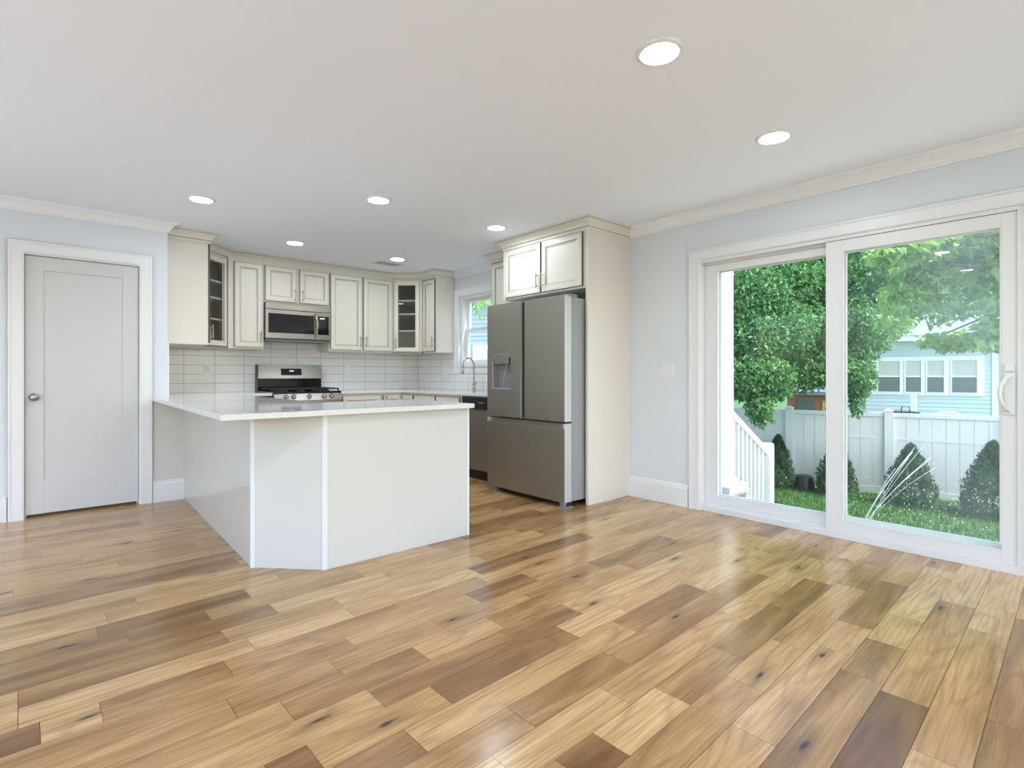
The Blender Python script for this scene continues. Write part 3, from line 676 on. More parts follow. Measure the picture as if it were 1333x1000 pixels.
# ------------------------------------------------------------------ refrigerator
FX = 3.195; FY0, FY1 = 2.978, 3.985; FZ = 1.762
fr = thing('refrigerator', 'dark stainless french-door refrigerator with water dispenser', 'refrigerator', (3.6, 3.48, 0))
obj('case', MB().box(FX+0.10, XR-0.03, FY0+0.008, FY1-0.008, 0.05, FZ-0.012), M_slateside, fr, bev=0.004)
obj('toe_grille', MB().box(FX+0.07, FX+0.13, FY0+0.03, FY1-0.03, 0.012, 0.055), M_black, fr)
ym = 3.490; z1 = 0.705
def fdoor(name, y0, y1, z0, z1_, cut=None):
    b = MB()
    # slightly crowned front of vertical strips, bright edges
    n = 8; xs_ = []
    for i in range(n+1):
        u = i/n; xs_.append((y0+(y1-y0)*u, FX - 0.0 + 0.004*(2*u-1)**2))
    front = [(x, y) for y, x in xs_]
    poly = front + [(FX+0.088, y1), (FX+0.088, y0)]
    if cut is None:
        b.prism(poly, z0, z1_)
    else:
        cy0, cy1, cz0, cz1 = cut
        def sub(a0, a1, za, zb):
            b.prism([(FX+0.002, a0), (FX+0.002, a1), (FX+0.088, a1), (FX+0.088, a0)], za, zb)
        sub(y0, cy0, z0, z1_); sub(cy1, y1, z0, z1_); sub(cy0, cy1, z0, cz0); sub(cy0, cy1, cz1, z1_)
    for i, f in enumerate(b.f):
        ns = [b.v[k] for k in f]
        if max(v[1] for v in ns)-min(v[1] for v in ns) < 1e-6 and min(abs(ns[0][1]-y0), abs(ns[0][1]-y1)) < 1e-6: b.m[i] = 1
    return obj(name, b, [M_slate, M_slatelite], fr, bev=0.0025 if cut is None else 0)
CUT = (3.645, 3.900, 0.978, 1.268)
ld = fdoor('left_door', 3.520, FY1, z1+0.012, FZ, CUT)
rd = fdoor('right_door', FY0, 3.462, z1+0.012, FZ)
obj('center_mullion', MB().box(FX+0.03, FX+0.10, 3.460, 3.522, z1+0.02, FZ-0.01), M_black, fr)
dw = fdoor('freezer_drawer', FY0, FY1, 0.052, z1-0.045)
obj('recessed_grip', MB().box(FX+0.030, FX+0.088, FY0+0.006, FY1-0.006, z1-0.046, z1-0.006), M_slate, dw)
for y in (FY0, FY1-0.02): obj('grip_end', MB().box(FX, FX+0.088, y, y+0.02, z1-0.045, z1-0.004), M_slatelite, dw)
cy0, cy1, cz0, cz1 = CUT
b = MB(); b.box(FX+0.070, FX+0.084, cy0, cy1, cz0, cz1); b.box(FX+0.004, FX+0.084, cy0, cy0+0.004, cz0, cz1); b.box(FX+0.004, FX+0.084, cy1-0.004, cy1, cz0, cz1)
b.box(FX+0.004, FX+0.084, cy0, cy1, cz0, cz0+0.004); b.box(FX+0.004, FX+0.084, cy0, cy1, cz1-0.004, cz1)
ds = obj('dispenser', b, M_grey, ld)
obj('control_pad', MB().box(FX-0.006, FX+0.03, cy0+0.024, cy1-0.020, 1.204, 1.298), M_slate, ds, bev=0.002)
obj('paddle', MB().box(FX+0.035, FX+0.065, cy0+0.006, cy0+0.045, 1.11, 1.235), M_black, ds)
obj('water_tube', MB().tube([(FX+0.045, (cy0+cy1)/2-0.03, 1.225), (FX+0.03, (cy0+cy1)/2+0.025, 0.985)], 0.0035, 8), M_chrome, ds)
b = MB(); b.box(FX-0.001, FX+0.01, cy1, cy1+0.008, cz0-0.004, cz1-0.03); b.box(FX-0.001, FX+0.01, cy0, cy1, cz0-0.006, cz0); obj('dispenser_rim', b, M_slatelite, ds)
for y in (FY0+0.06, FY1-0.07):
    obj('foot', MB().box(FX+0.015, FX+0.12, y-0.05, y+0.03, 0.0, 0.010).box(FX+0.03, FX+0.08, y-0.02, y+0.02, 0.010, 0.05), M_grey, fr)
for y in (FY0+0.03, FY1-0.03): obj('hinge_cover', MB().box(FX+0.05, FX+0.16, y-0.03, y+0.03, FZ-0.013, FZ+0.012), M_grey, fr, bev=0.003)

# ------------------------------------------------------------------ dishwasher
dw = thing('dishwasher', 'stainless dishwasher with black control panel beside the refrigerator', 'dishwasher', (3.7, 4.36, 0))
obj('tub', MB().box(XBF, XR-0.02, 4.066, 4.668, 0.10, 0.872), M_grey, dw)
obj('door', MB().box(XBF-0.03, XBF, 4.068, 4.666, 0.115, 0.742), M_slate, dw, bev=0.003)
b = MB(); b.prism([(XBF-0.045, 4.068), (XBF-0.045, 4.64), (XBF-0.035, 4.664), (XBF, 4.666), (XBF, 4.068)], 0.748, 0.868)
cp = obj('control_panel', b, M_black, dw, bev=0.006)
obj('brand_plate', MB().box(XBF-0.0465, XBF-0.044, 4.27, 4.36, 0.812, 0.818), M_slatelite, cp)
obj('pocket_handle', MB().box(XBF-0.047, XBF-0.044, 4.18, 4.52, 0.838, 0.846), M_dark, cp)
obj('toe_kick', MB().box(XBF+0.03, XBF+0.05, 4.068, 4.666, 0.0, 0.105), M_black, dw)

# ------------------------------------------------------------------ gas range
RX0, RX1 = 1.846, 2.596; RYF = 5.925
rg = thing('gas_range', 'stainless gas range with black grates and five knobs', 'range', (2.22, 6.25, 0))
obj('body', MB().box(RX0, RX1, RYF+0.03, YB-0.02, 0.08, 0.895), M_steel, rg)
obj('cooktop', MB().box(RX0, RX1, RYF+0.015, YB-0.09, 0.892, 0.918), M_blackgloss, rg, bev=0.004)
b = MB(); b.add([(RX0, RYF+0.02, 0.905), (RX1, RYF+0.02, 0.905), (RX1, RYF-0.012, 0.822), (RX0, RYF-0.012, 0.822), (RX0, RYF+0.04, 0.905), (RX1, RYF+0.04, 0.905), (RX1, RYF+0.04, 0.822), (RX0, RYF+0.04, 0.822)],
    [(3,2,1,0),(0,1,5,4),(4,5,6,7),(7,6,2,3),(0,4,7,3),(1,2,6,5)])
pnl = obj('control_panel', b, M_steel, rg)
for x in (1.970, 2.049, 2.218, 2.388, 2.470):
    k = MB().lathe([(0.0, -0.034), (0.018, -0.033), (0.021, -0.028), (0.023, -0.006), (0.026, -0.004), (0.026, 0.006)], (x, RYF+0.0, 0.863), 'y', 20)
    k.box(x-0.004, x+0.004, RYF-0.042, RYF-0.02, 0.845, 0.881)
    obj('knob', k, M_chrome, pnl)
b = MB(); b.box(RX0+0.004, RX1-0.004, RYF-0.018, RYF+0.03, 0.275, 0.815); dd = obj('oven_door', b, M_steel, rg, bev=0.004)
obj('oven_window', MB().box(RX0+0.09, RX1-0.09, RYF-0.0195, RYF-0.015, 0.38, 0.68), M_blackgloss, dd)
b = MB().tube([(RX0+0.05, RYF-0.065, 0.765), (RX1-0.05, RYF-0.065, 0.765)], 0.013, 12)
for x in (RX0+0.08, RX1-0.08): b.tube([(x, RYF-0.018, 0.765), (x, RYF-0.065, 0.765)], 0.010, 10)
obj('oven_handle', b, M_steel, dd)
obj('storage_drawer', MB().box(RX0+0.004, RX1-0.004, RYF-0.016, RYF+0.03, 0.09, 0.265), M_steel, rg, bev=0.004)
obj('kick_plate', MB().box(RX0+0.02, RX1-0.02, RYF+0.06, RYF+0.08, 0.0, 0.085), M_black, rg)
for gx0, gx1 in ((RX0+0.02, RX0+0.255), (RX0+0.26, RX1-0.26), (RX1-0.255, RX1-0.02)):
    g = MB(); y0, y1 = RYF+0.04, YB-0.12; zt = 0.952; w = 0.011
    for x in (gx0, gx1-w): g.box(x, x+w, y0, y1, zt-0.014, zt)
    for y in (y0, (y0+y1)/2-w/2, y1-w): g.box(gx0, gx1, y, y+w, zt-0.014, zt)
    xm = (gx0+gx1)/2
    for yc in ((y0*3+y1)/4, (y0+y1*3)/4):
        g.box(gx0, xm-0.03, yc-w/2, yc+w/2, zt-0.012, zt+0.002); g.box(xm+0.03, gx1, yc-w/2, yc+w/2, zt-0.012, zt+0.002)
        g.box(xm-w/2, xm+w/2, yc-0.11, yc-0.03, zt-0.012, zt+0.002); g.box(xm-w/2, xm+w/2, yc+0.03, yc+0.11, zt-0.012, zt+0.002)
    for x in (gx0, gx1-w):
        for y in (y0, y1-w): g.box(x, x+w, y, y+w, 0.917, zt-0.012)
    obj('grate', g, M_iron, rg)
for x in (RX0+0.14, RX1-0.14):
    for y in (6.07, 6.34): obj('burner', MB().lathe([(0.0, 0.022), (0.036, 0.020), (0.040, 0.012), (0.046, 0.010), (0.050, 0.0)], (x, y, 0.917), 'z', 20), M_iron, rg)
obj('burner', MB().lathe([(0.0, 0.022), (0.030, 0.020), (0.034, 0.012), (0.042, 0.010), (0.046, 0.0)], ((RX0+RX1)/2, 6.2, 0.917), 'z', 20), M_iron, rg)
obj('backguard_base', MB().box(RX0+0.006, RX1-0.006, YB-0.085, YB-0.014, 0.90, 1.062), M_blackgloss, rg)
b = MB(); b.add([(RX0, YB-0.115, 1.058), (RX1, YB-0.115, 1.058), (RX1, YB-0.07, 1.222), (RX0, YB-0.07, 1.222), (RX0, YB-0.014, 1.058), (RX1, YB-0.014, 1.058), (RX1, YB-0.014, 1.222), (RX0, YB-0.014, 1.222)],
    [(0,1,2,3),(1,5,6,2),(5,4,7,6),(4,0,3,7),(3,2,6,7),(4,5,1,0)])
bg = obj('backguard', b, [M_steel], rg, bev=0.003)
obj('side_cap', MB().box(RX0-0.004, RX0+0.003, YB-0.112, YB-0.014, 0.912, 1.222), M_black, bg)
def on_guard(x0, x1, z0, z1, d):     # a patch lying on the sloped backguard face
    f = lambda z: YB-0.115 + (z-1.058)*(0.045/0.164)
    b = MB(); b.add([(x0, f(z0)-d, z0), (x1, f(z0)-d, z0), (x1, f(z1)-d, z1), (x0, f(z1)-d, z1), (x0, f(z0)+0.002, z0), (x1, f(z0)+0.002, z0), (x1, f(z1)+0.002, z1), (x0, f(z1)+0.002, z1)],
        [(0,1,2,3),(1,5,6,2),(3,2,6,7),(4,0,3,7),(4,5,1,0)]); return b
dsp = obj('display', on_guard(2.105, 2.345, 1.098, 1.176, 0.002), M_blackgloss, bg)
b = MB()
for k, x in enumerate((2.205, 2.217, 2.232, 2.244)):
    q = on_guard(x, x+0.008, 1.142, 1.155, 0.0026); b.add(q.v, q.f)
obj('clock_digits', b, M_digit, dsp)

# ------------------------------------------------------------------ microwave over the range
mw = thing('microwave', 'stainless over-the-range microwave with black glass door', 'microwave', (2.21, 6.4, 1.49))
MX0, MX1, MZ0, MZ1, MY = 1.842, 2.576, 1.492, 1.906, 6.205
obj('case', MB().box(MX0, MX1, MY+0.035, T, MZ0+0.012, MZ1), M_black, mw)
obj('underside', MB().box(MX0+0.01, MX1-0.01, MY+0.03, T, MZ0-0.004, MZ0+0.012), M_grey, mw)
obj('vent_strip', MB().box(MX0+0.002, MX1, MY, MY+0.036, MZ1-0.068, MZ1), M_steel, mw, bev=0.003)
mx = 2.402
b = MB(); b.box(MX0+0.002, mx, MY, MY+0.036, MZ0+0.02, MZ1-0.072); md = obj('door', b, M_steel, mw, bev=0.003)
obj('door_window', MB().box(MX0+0.028, mx-0.024, MY-0.002, MY+0.01, MZ0+0.082, MZ1-0.115), M_blackgloss, md)
b = MB(); hx_ = mx-0.006
b.tube([(hx_-0.006, MY, MZ0+0.055), (hx_-0.002, MY-0.028, MZ0+0.075), (hx_+0.012, MY-0.042, MZ0+0.19), (hx_-0.002, MY-0.028, MZ1-0.115), (hx_-0.006, MY, MZ1-0.095)], 0.011, 12)
obj('handle', b, M_steel, md)
kp = obj('keypad_panel', MB().box(mx+0.003, MX1, MY, MY+0.036, MZ0+0.02, MZ1-0.072), M_steel, mw, bev=0.003)
obj('keypad', MB().box(mx+0.022, MX1-0.022, MY-0.002, MY+0.01, MZ0+0.082, MZ1-0.115), M_blackgloss, kp)
b = MB()
for x in (2.452, 2.464, 2.480, 2.492): b.box(x, x+0.008, MY-0.003, MY-0.0015, MZ1-0.148, MZ1-0.134)
obj('clock_digits', b, M_digit, kp)

# ------------------------------------------------------------------ faucet
fc = thing('faucet', 'tall chrome gooseneck kitchen faucet with pull-down spray', 'faucet', (3.90, 5.12, CT1))
fx, fy = 3.90, 5.12
obj('base', MB().lathe([(0.0, 0.0), (0.027, 0.0), (0.027, 0.006), (0.020, 0.012), (0.0175, 0.05), (0.0175, 0.10), (0.012, 0.105)], (fx, fy, CT1), 'z', 20), M_chrome, fc)
arc = [(fx, fy, CT1+0.09), (fx, fy, CT1+0.31)] + [(fx - 0.062*(1-math.cos(a)), fy + 0.045*(1-math.cos(a))*0.6, CT1+0.31+0.085*math.sin(a)) for a in [math.pi*k/10 for k in range(1, 10)]] + [(fx-0.124, fy+0.054, CT1+0.30)]
obj('spout', MB().tube(arc, 0.0105, 12), M_chrome, fc)
obj('spray_head', MB().tube([(fx-0.124, fy+0.054, CT1+0.315), (fx-0.126, fy+0.055, CT1+0.28), (fx-0.128, fy+0.056, CT1+0.215), (fx-0.129, fy+0.056, CT1+0.20)], [0.013, 0.016, 0.019, 0.015], 12), M_chrome, fc)
obj('lever', MB().tube([(fx, fy-0.012, CT1+0.075), (fx-0.008, fy-0.045, CT1+0.085), (fx-0.02, fy-0.085, CT1+0.115)], [0.012, 0.009, 0.006], 10), M_chrome, fc)

# ------------------------------------------------------------------ outlets, switch, vent, lamps
def plate(name, label, cat, c, U, N, w, h, kind):
    c, U, N = Vector(c), Vector(U), Vector(N); Z = Vector((0,0,1))
    t = thing(name, label, cat, c)
    b = MB(); b.rings(c-U*w/2-Z*h/2, U, N, [(0,0,0),(0,0.003,0),(0.003,0.006,0)], w, h, 0); obj('cover_plate', b, M_white, t)
    def patch(u0, u1, z0, z1, d, m, nm):
        b = MB(); b.rings(c+U*u0+Z*z0, U, N, [(0,0.004,0),(0,d,0)], u1-u0, z1-z0, 0); return obj(nm, b, m, t)
    if kind == 'switch':
        for u in (-0.023, 0.023): patch(u-0.0165, u+0.0165, -0.034, 0.034, 0.0085, M_white, 'rocker')
    else:
        for z in (-0.020, 0.020):
            p = patch(-0.017, 0.017, z-0.014, z+0.014, 0.0075, M_white, 'receptacle')
            b = MB()
            for u in (-0.0075, 0.006): b.rings(c+U*u+Z*(z-0.004), U, N, [(0,0.007,0),(0,0.0078,0)], 0.0025, 0.010, 0)
            obj('slots', b, M_dark, p)
    return t
plate('light_switch', 'white double rocker switch on the blue-grey wall near the sliding door', 'light switch', (XR, 2.545, 1.147), (0,-1,0), (-1,0,0), 0.116, 0.116, 'switch')
plate('wall_outlet', 'white outlet on the tiles left of the range', 'outlet', (1.353, YB-0.010, 1.158), (1,0,0), (0,-1,0), 0.072, 0.116, 'outlet')
plate('wall_outlet', 'white outlet on the tiles right of the range under the two-door cabinet', 'outlet', (2.965, YB-0.010, 1.158), (1,0,0), (0,-1,0), 0.072, 0.116, 'outlet')
plate('wall_outlet', 'white outlet on the sink wall tiles beside the window', 'outlet', (XR-0.010, 5.905, 1.155), (0,-1,0), (-1,0,0), 0.072, 0.116, 'outlet')

b_root = thing('ceiling_vent', 'small white slotted air register in the kitchen ceiling', 'vent', (3.09, 5.76, H))
b = MB(); b.box(2.93, 3.25, 5.67, 5.69, H-0.008, H); b.box(2.93, 3.25, 5.83, 5.85, H-0.008, H); b.box(2.93, 2.95, 5.69, 5.83, H-0.008, H); b.box(3.23, 3.25, 5.69, 5.83, H-0.008, H)
obj('frame', b, M_white, b_root); obj('duct', MB().box(2.95, 3.23, 5.69, 5.83, H-0.001, H), M_dark, b_root)
b = MB()
for k in range(6): y = 5.697+k*0.023; b.add([(2.95, y, H-0.0015), (3.23, y, H-0.0015), (3.23, y+0.011, H-0.008), (2.95, y+0.011, H-0.008)], [(0,1,2,3),(3,2,1,0)])
obj('louver', b, M_white, b_root)

def downlight(x, y, label, r=0.098):
    t = thing('recessed_light', label, 'ceiling light', (x, y, H), group='recessed ceiling lights')
    obj('trim_ring', MB().lathe([(0.072, -0.004), (0.076, -0.010), (0.088, -0.009), (r, -0.003), (r, 0.0)], (x, y, H), 'z', 40), M_white, t)
    obj('lens', MB().lathe([(0.0, -0.0055), (0.04, -0.0055), (0.073, -0.005)], (x, y, H), 'z', 40), M_lens, t)
    return t
lamps = [(1.905, 1.242, 'large recessed ceiling lamp nearest the viewer, over the open floor'),
         (3.065, 1.262, 'recessed ceiling lamp in front of the sliding glass door'),
         (0.897, 4.577, 'recessed ceiling lamp over the counter near the white door'),
         (1.912, 3.705, 'recessed ceiling lamp over the middle of the peninsula'),
         (1.905, 5.473, 'recessed ceiling lamp in front of the microwave'),
         (3.070, 3.700, 'recessed ceiling lamp in front of the refrigerator cabinets'),
         (3.055, 5.460, 'recessed ceiling lamp beside the ceiling vent')]
for a in lamps: downlight(*a)
for x, y, l in ((0.75, 1.25, 'extra recessed ceiling lamp added unseen above the viewer'), (-0.7, 1.25, 'extra recessed ceiling lamp added unseen left of the viewer'), (-0.7, -0.9, 'extra recessed ceiling lamp added unseen behind the viewer, far left'),
                (0.75, -0.9, 'extra recessed ceiling lamp added unseen behind the viewer, middle left'), (1.905, -0.9, 'extra recessed ceiling lamp added unseen behind the viewer, middle right'), (3.065, -0.9, 'extra recessed ceiling lamp added unseen behind the viewer, far right')):
    downlight(x, y, l)  # extra lamps added out of view to light the room

# ================================================================== outdoors
GZ = -0.80
struct('bounce_patio', MB().box(-9, X0-TH, -4, 9, GZ-.05, GZ+.02).box(-9, 9, -12, -4, GZ-.05, GZ+.02).box(XR+TH, 6.15, -4, 2.3, GZ-.05, GZ+.02), mat('pale_concrete', (.62,.61,.59), .8, var=(4,0,(.55,.54,.52))), 'pale concrete patio added unseen against the house to bounce sunlight indoors', 'bounce_patio')  # pale slabs added out of view to bounce sunlight onto the ceiling
def lawn():
    b = MB(); b.face([(-60,-60,GZ),(70,-60,GZ),(70,70,GZ),(-60,70,GZ)])
    m = mat('lawn_turf', (0.045, 0.11, 0.03), 0.9, var=(3, 0, (0.08, 0.16, 0.045)))
    struct('lawn_ground', b, m, 'green lawn of the back yard', 'lawn')
    rnd = np.random.default_rng(3); n = 26000
    x = rnd.uniform(6.2, 10.2, n); y = rnd.uniform(-0.4, 5.2, n)
    keep = (0.9695*x + 0.245*y < 10.15); x, y = x[keep], y[keep]; n = len(x)
    h = rnd.uniform(0.03, 0.075, n); a = rnd.uniform(0, 2*np.pi, n); w = 0.006; lean = rnd.uniform(0, 0.035, n); a2 = rnd.uniform(0, 2*np.pi, n)
    V = np.empty((n, 3, 3)); z = GZ + 0.035*0
    V[:,0] = np.stack([x-w*np.cos(a), y-w*np.sin(a), np.full(n, GZ)], 1); V[:,1] = np.stack([x+w*np.cos(a), y+w*np.sin(a), np.full(n, GZ)], 1)
    V[:,2] = np.stack([x+lean*np.cos(a2), y+lean*np.sin(a2), GZ+h], 1)
    me = bpy.data.meshes.new('lawn_grass'); me.from_pydata(V.reshape(-1,3).tolist(), [], [(3*i,3*i+1,3*i+2) for i in range(n)]); me.materials.append(M_blade)
    o = bpy.data.objects.new('lawn_grass', me); col.objects.link(o); tag(o, 'short green grass blades on the lawn outside the sliding door', 'grass', kind='stuff')
lawn()

FR = math.atan2(-0.9695, 0.245)                       # fence and neighbour house run this way
td = Vector((-0.245, 0.9695)); nn = Vector((0.9695, 0.245))
def fpt(c, t): q = nn*c + td*(t-0.1596); return (q.x, q.y, GZ)

# fence: local x runs to the right as seen from the room, local y away from it
fo = thing('fence', 'white vinyl privacy fence across the back yard', 'fence', fpt(10.26, 0), FR)
FH = 1.30
posts = [-4.19, -2.79, -1.395, 0.0, 1.395, 2.79, 4.19]
for i, px in enumerate(posts):
    b = MB(); b.box(px-0.055, px+0.055, -0.055, 0.055, 0, FH+0.035)
    b.add([(px-0.065,-0.065,FH+0.035),(px+0.065,-0.065,FH+0.035),(px+0.065,0.065,FH+0.035),(px-0.065,0.065,FH+0.035),(px,0,FH+0.075)], [(0,1,4),(1,2,4),(2,3,4),(3,0,4),(3,2,1,0)])
    obj('post', b, M_fence, fo, local=True)
    if i+1 < len(posts):
        q0, q1 = px+0.055, posts[i+1]-0.055
        b = MB(); b.box(q0, q1, -0.03, 0.03, FH-0.06, FH); b.box(q0, q1, -0.019, 0.019, FH-0.42, FH-0.385); b.box(q0, q1, -0.03, 0.03, 0.04, 0.12)
        n = 8; w = (q1-q0)/n
        for k in range(n): b.box(q0+k*w+0.005, q0+(k+1)*w-0.005, -0.015, 0.015, 0.05, FH-0.03)
        b.box(q0, q1, -0.009, 0.009, 0.05, FH-0.03)
        obj('fence_panel', b, M_fence, fo, local=True)

# leafy meshes
def leaf_cloud(pts, size, rnd, droop=0.5, asp=0.55, jit=0.35):
    """folded pointed leaves at pts"""
    n = len(pts); a = rnd.uniform(0, 2*np.pi, n); el = rnd.normal(-droop, 0.55, n); s = size*rnd.uniform(1-jit, 1+jit, n)
    d = np.stack([np.cos(a)*np.cos(el), np.sin(a)*np.cos(el), np.sin(el)], 1)
    up = rnd.normal(0, 0.45, (n, 3)) + np.array([0, 0, 1.0]); sd_ = np.cross(d, up); sd_ /= np.linalg.norm(sd_, axis=1)[:, None]; nr = np.cross(sd_, d)
    S = s[:, None]
    V = np.empty((n, 6, 3))
    V[:,0] = pts; V[:,1] = pts + d*S*0.4 + sd_*S*asp*0.5 + nr*S*0.08; V[:,2] = pts + d*S*0.42 - nr*S*0.05
    V[:,3] = pts + d*S*0.4 - sd_*S*asp*0.5 + nr*S*0.08; V[:,4] = pts + d*S*1.0 - nr*S*0.12; V[:,5] = pts
    V = V[:, :5]
    F = []
    for i in range(n):
        k = 5*i; F += [(k, k+1, k+2), (k+1, k+4, k+2), (k, k+2, k+3), (k+3, k+2, k+4)]
    return V.reshape(-1, 3), F
def blob_points(blobs, per, rnd):
    P = []
    for (x, y, z, rx, rz, dens) in blobs:
        n = int(per*dens); q = rnd.normal(0, 1, (n, 3)); q /= np.linalg.norm(q, axis=1)[:, None]; q *= rnd.uniform(0.25, 1.0, (n, 1))**(1/2.2)
        P.append(np.array([x, y, z]) + q*np.array([rx, rx, rz]))
    return np.concatenate(P)
def leafy(name, V, F, m, parent):
    me = bpy.data.meshes.new(name); off = np.array(parent.location)
    me.from_pydata((V-off).tolist(), [], F); me.materials.append(m)
    o = bpy.data.objects.new(name, me); col.objects.link(o); o.parent = parent; return o
def branch(b, p, q, r0, r1, rnd, n=6, sag=0.0):
    p, q = np.array(p, float), np.array(q, float); pts = []
    for k in range(n+1):
        u = k/n; w = p*(1-u) + q*u + rnd.normal(0, 0.03, 3)*np.linalg.norm(q-p)*(0 < k < n); w[2] += sag*math.sin(math.pi*u); pts.append(tuple(w))
    b.tube(pts, [r0+(r1-r0)*k/n for k in range(n+1)], 7)

rnd = np.random.default_rng(5)
# big tree in the yard, trunk behind the wall to the left, hanging over the fence
blobsA = [(7.47,3.42,2.27,.55,.45,1.0),(8.06,3.29,2.54,.6,.5,1.0),(8.62,3.07,2.7,.6,.5,1.0),(8.92,2.8,2.75,.6,.5,1.0),(7.27,3.32,1.61,.5,.4,1.0),(7.79,3.13,1.78,.5,.42,1.0),
    (8.66,3.03,1.95,.55,.45,1.0),(8.96,2.76,1.95,.5,.45,1.0),(6.95,3.24,1.08,.36,.33,.75),(7.2,2.99,1.05,.30,.30,.6),(8.53,3.15,1.22,.45,.40,.85),(8.83,2.88,1.30,.42,.38,.8),
    (9.05,2.69,1.40,.40,.40,.8),(9.22,2.54,1.72,.45,.4,.9),(8.61,2.41,1.05,.26,.26,.55),(9.7,2.61,2.5,.6,.5,1.0),(9.9,2.45,2.0,.45,.38,.8),(10.1,2.25,2.55,.5,.45,.8),
    (9.31,2.46,2.95,.6,.5,1.0),(6.88,3.0,0.66,.17,.22,.22),(7.02,3.13,0.70,.13,.2,.12),(8.52,2.38,0.72,.10,.22,.10),(7.0,3.9,2.6,.7,.6,1.0),(8.0,3.8,3.2,.8,.6,1.0),(9.0,3.3,3.4,.9,.6,1.0),
    (6.9,3.9,1.7,.6,.5,.8),(7.6,3.9,1.2,.5,.45,.7),(9.9,3.6,2.6,.8,.7,1.0),(9.6,3.9,1.7,.7,.6,.9),(10.0,3.2,1.35,.55,.5,.7)]
ta = thing('leafy_tree', 'large dense green tree hanging over the fence behind the porch column', 'tree', (7.8, 5.6, GZ))
V, F = leaf_cloud(blob_points(blobsA, 2300, rnd), 0.066, rnd); leafy('foliage', V, F, M_leaf, ta)
b = MB(); branch(b, (7.8,5.6,GZ), (7.8,5.3,1.6), .17, .13, rnd); hub = (7.8, 5.3, 1.6)
for q in ((7.4,3.6,2.4), (8.7,3.2,2.8), (9.7,2.7,2.6), (8.9,2.9,2.0), (7.2,3.4,1.7), (8.5,3.3,1.4), (9.2,3.5,3.3), (8.8,2.6,1.3)): branch(b, hub, q, .06, .012, rnd, sag=.25)
for p, q in (((7.4,3.6,2.4),(6.95,3.2,1.1)), ((7.2,3.4,1.7),(6.88,3.0,.55)), ((8.9,2.9,2.0),(8.55,2.4,.75)), ((8.9,2.9,2.0),(9.9,2.45,2.0))): branch(b, p, q, .012, .004, rnd)
obj('trunk', b, M_bark, ta)
# sunlit branches of a nearer tree reaching in from the right
blobsB = [(5.98,1.39,2.25,.20,.10,.5),(6.14,1.25,2.30,.24,.12,.8),(6.31,1.11,2.35,.26,.14,.9),(6.47,.96,2.40,.28,.15,1),(6.63,.82,2.42,.3,.16,1),(6.74,.72,2.2,.24,.16,.8),(6.45,1.25,2.08,.2,.12,.5),
    (6.61,1.1,2.10,.24,.14,.7),(6.78,.95,2.16,.26,.15,.8),(6.33,1.35,1.90,.12,.12,.25),(6.85,1.18,1.86,.14,.12,.3),(6.95,.8,1.95,.22,.16,.5),(7.41,.75,1.66,.2,.14,.4),(7.29,.84,1.56,.16,.12,.25),
    (7.57,1.33,1.50,.20,.08,.28),(7.7,1.21,1.48,.20,.09,.3),(7.83,1.1,1.48,.2,.09,.3),(8.09,.82,1.48,.22,.12,.4),(7.2,1.55,1.95,.28,.2,.5),(7.35,1.25,1.85,.3,.2,.5),(7.3,.95,1.9,.3,.2,.5),(7.6,1.7,1.75,.22,.14,.3),(7.1,1.3,2.3,.35,.22,.6),(7.2,.85,2.25,.35,.25,.6),(7.7,.7,1.9,.25,.2,.4),(7.0,.5,2.3,.3,.2,.4),(7.4,.4,2.0,.3,.25,.4)]
tb = thing('leafy_tree', 'sunlit yellow-green tree branches at the top right of the sliding door view', 'tree', (7.6, -1.2, GZ))
V, F = leaf_cloud(blob_points(blobsB, 420, rnd), 0.095, rnd, 0.35, 0.62); leafy('foliage', V, F, M_leaf2, tb)
b = MB(); branch(b, (7.6,-1.2,GZ), (7.5,-1.0,1.7), .13, .10, rnd)
for q in ((6.0,1.38,2.25), (6.4,1.25,2.05), (6.9,.8,2.3), (7.6,1.3,1.55), (6.3,.9,2.7), (8.1,.8,1.55)): branch(b, (7.5,-1.0,1.7), q, .045, .006, rnd, sag=.3)
obj('trunk', b, M_bark, tb)
# taller trees behind
def far_tree(label, x, y, blobs, n, size, m):
    t = thing('leafy_tree', label, 'tree', (x, y, GZ)); V, F = leaf_cloud(blob_points([(x+a, y+c, z, rx, rz, d) for a, c, z, rx, rz, d in blobs], n, rnd), size, rnd); leafy('foliage', V, F, m, t)
    b = MB(); branch(b, (x, y, GZ), (x, y, blobs[0][2]), .16, .05, rnd); obj('trunk', b, M_bark, t)
far_tree('tall green tree between the fence and the brown shed', 13.2, 5.9, [(0,0,3.4,1.4,1.2,1),(.6,-.9,2.6,1.1,.8,.7),(-.6,.6,2.6,1.2,.9,.8),(.2,-.4,4.6,1.3,1.0,.9),(0.3,-1.2,3.8,1.1,1.0,.8),(-.5,.5,1.5,.8,.5,.4)], 1700, .13, M_leaf)
far_tree('tall green tree in front of the neighbouring blue house', 14.5, 4.55, [(0,-.7,4.0,1.3,1.1,1),(.4,-1.5,3.6,1.1,.8,.7),(-.4,-.1,3.0,1.2,.9,.8),(.3,-1.8,4.6,1.2,.9,.8),(.6,-2.6,4.2,1.1,.8,.6)], 1500, .13, M_leaf)

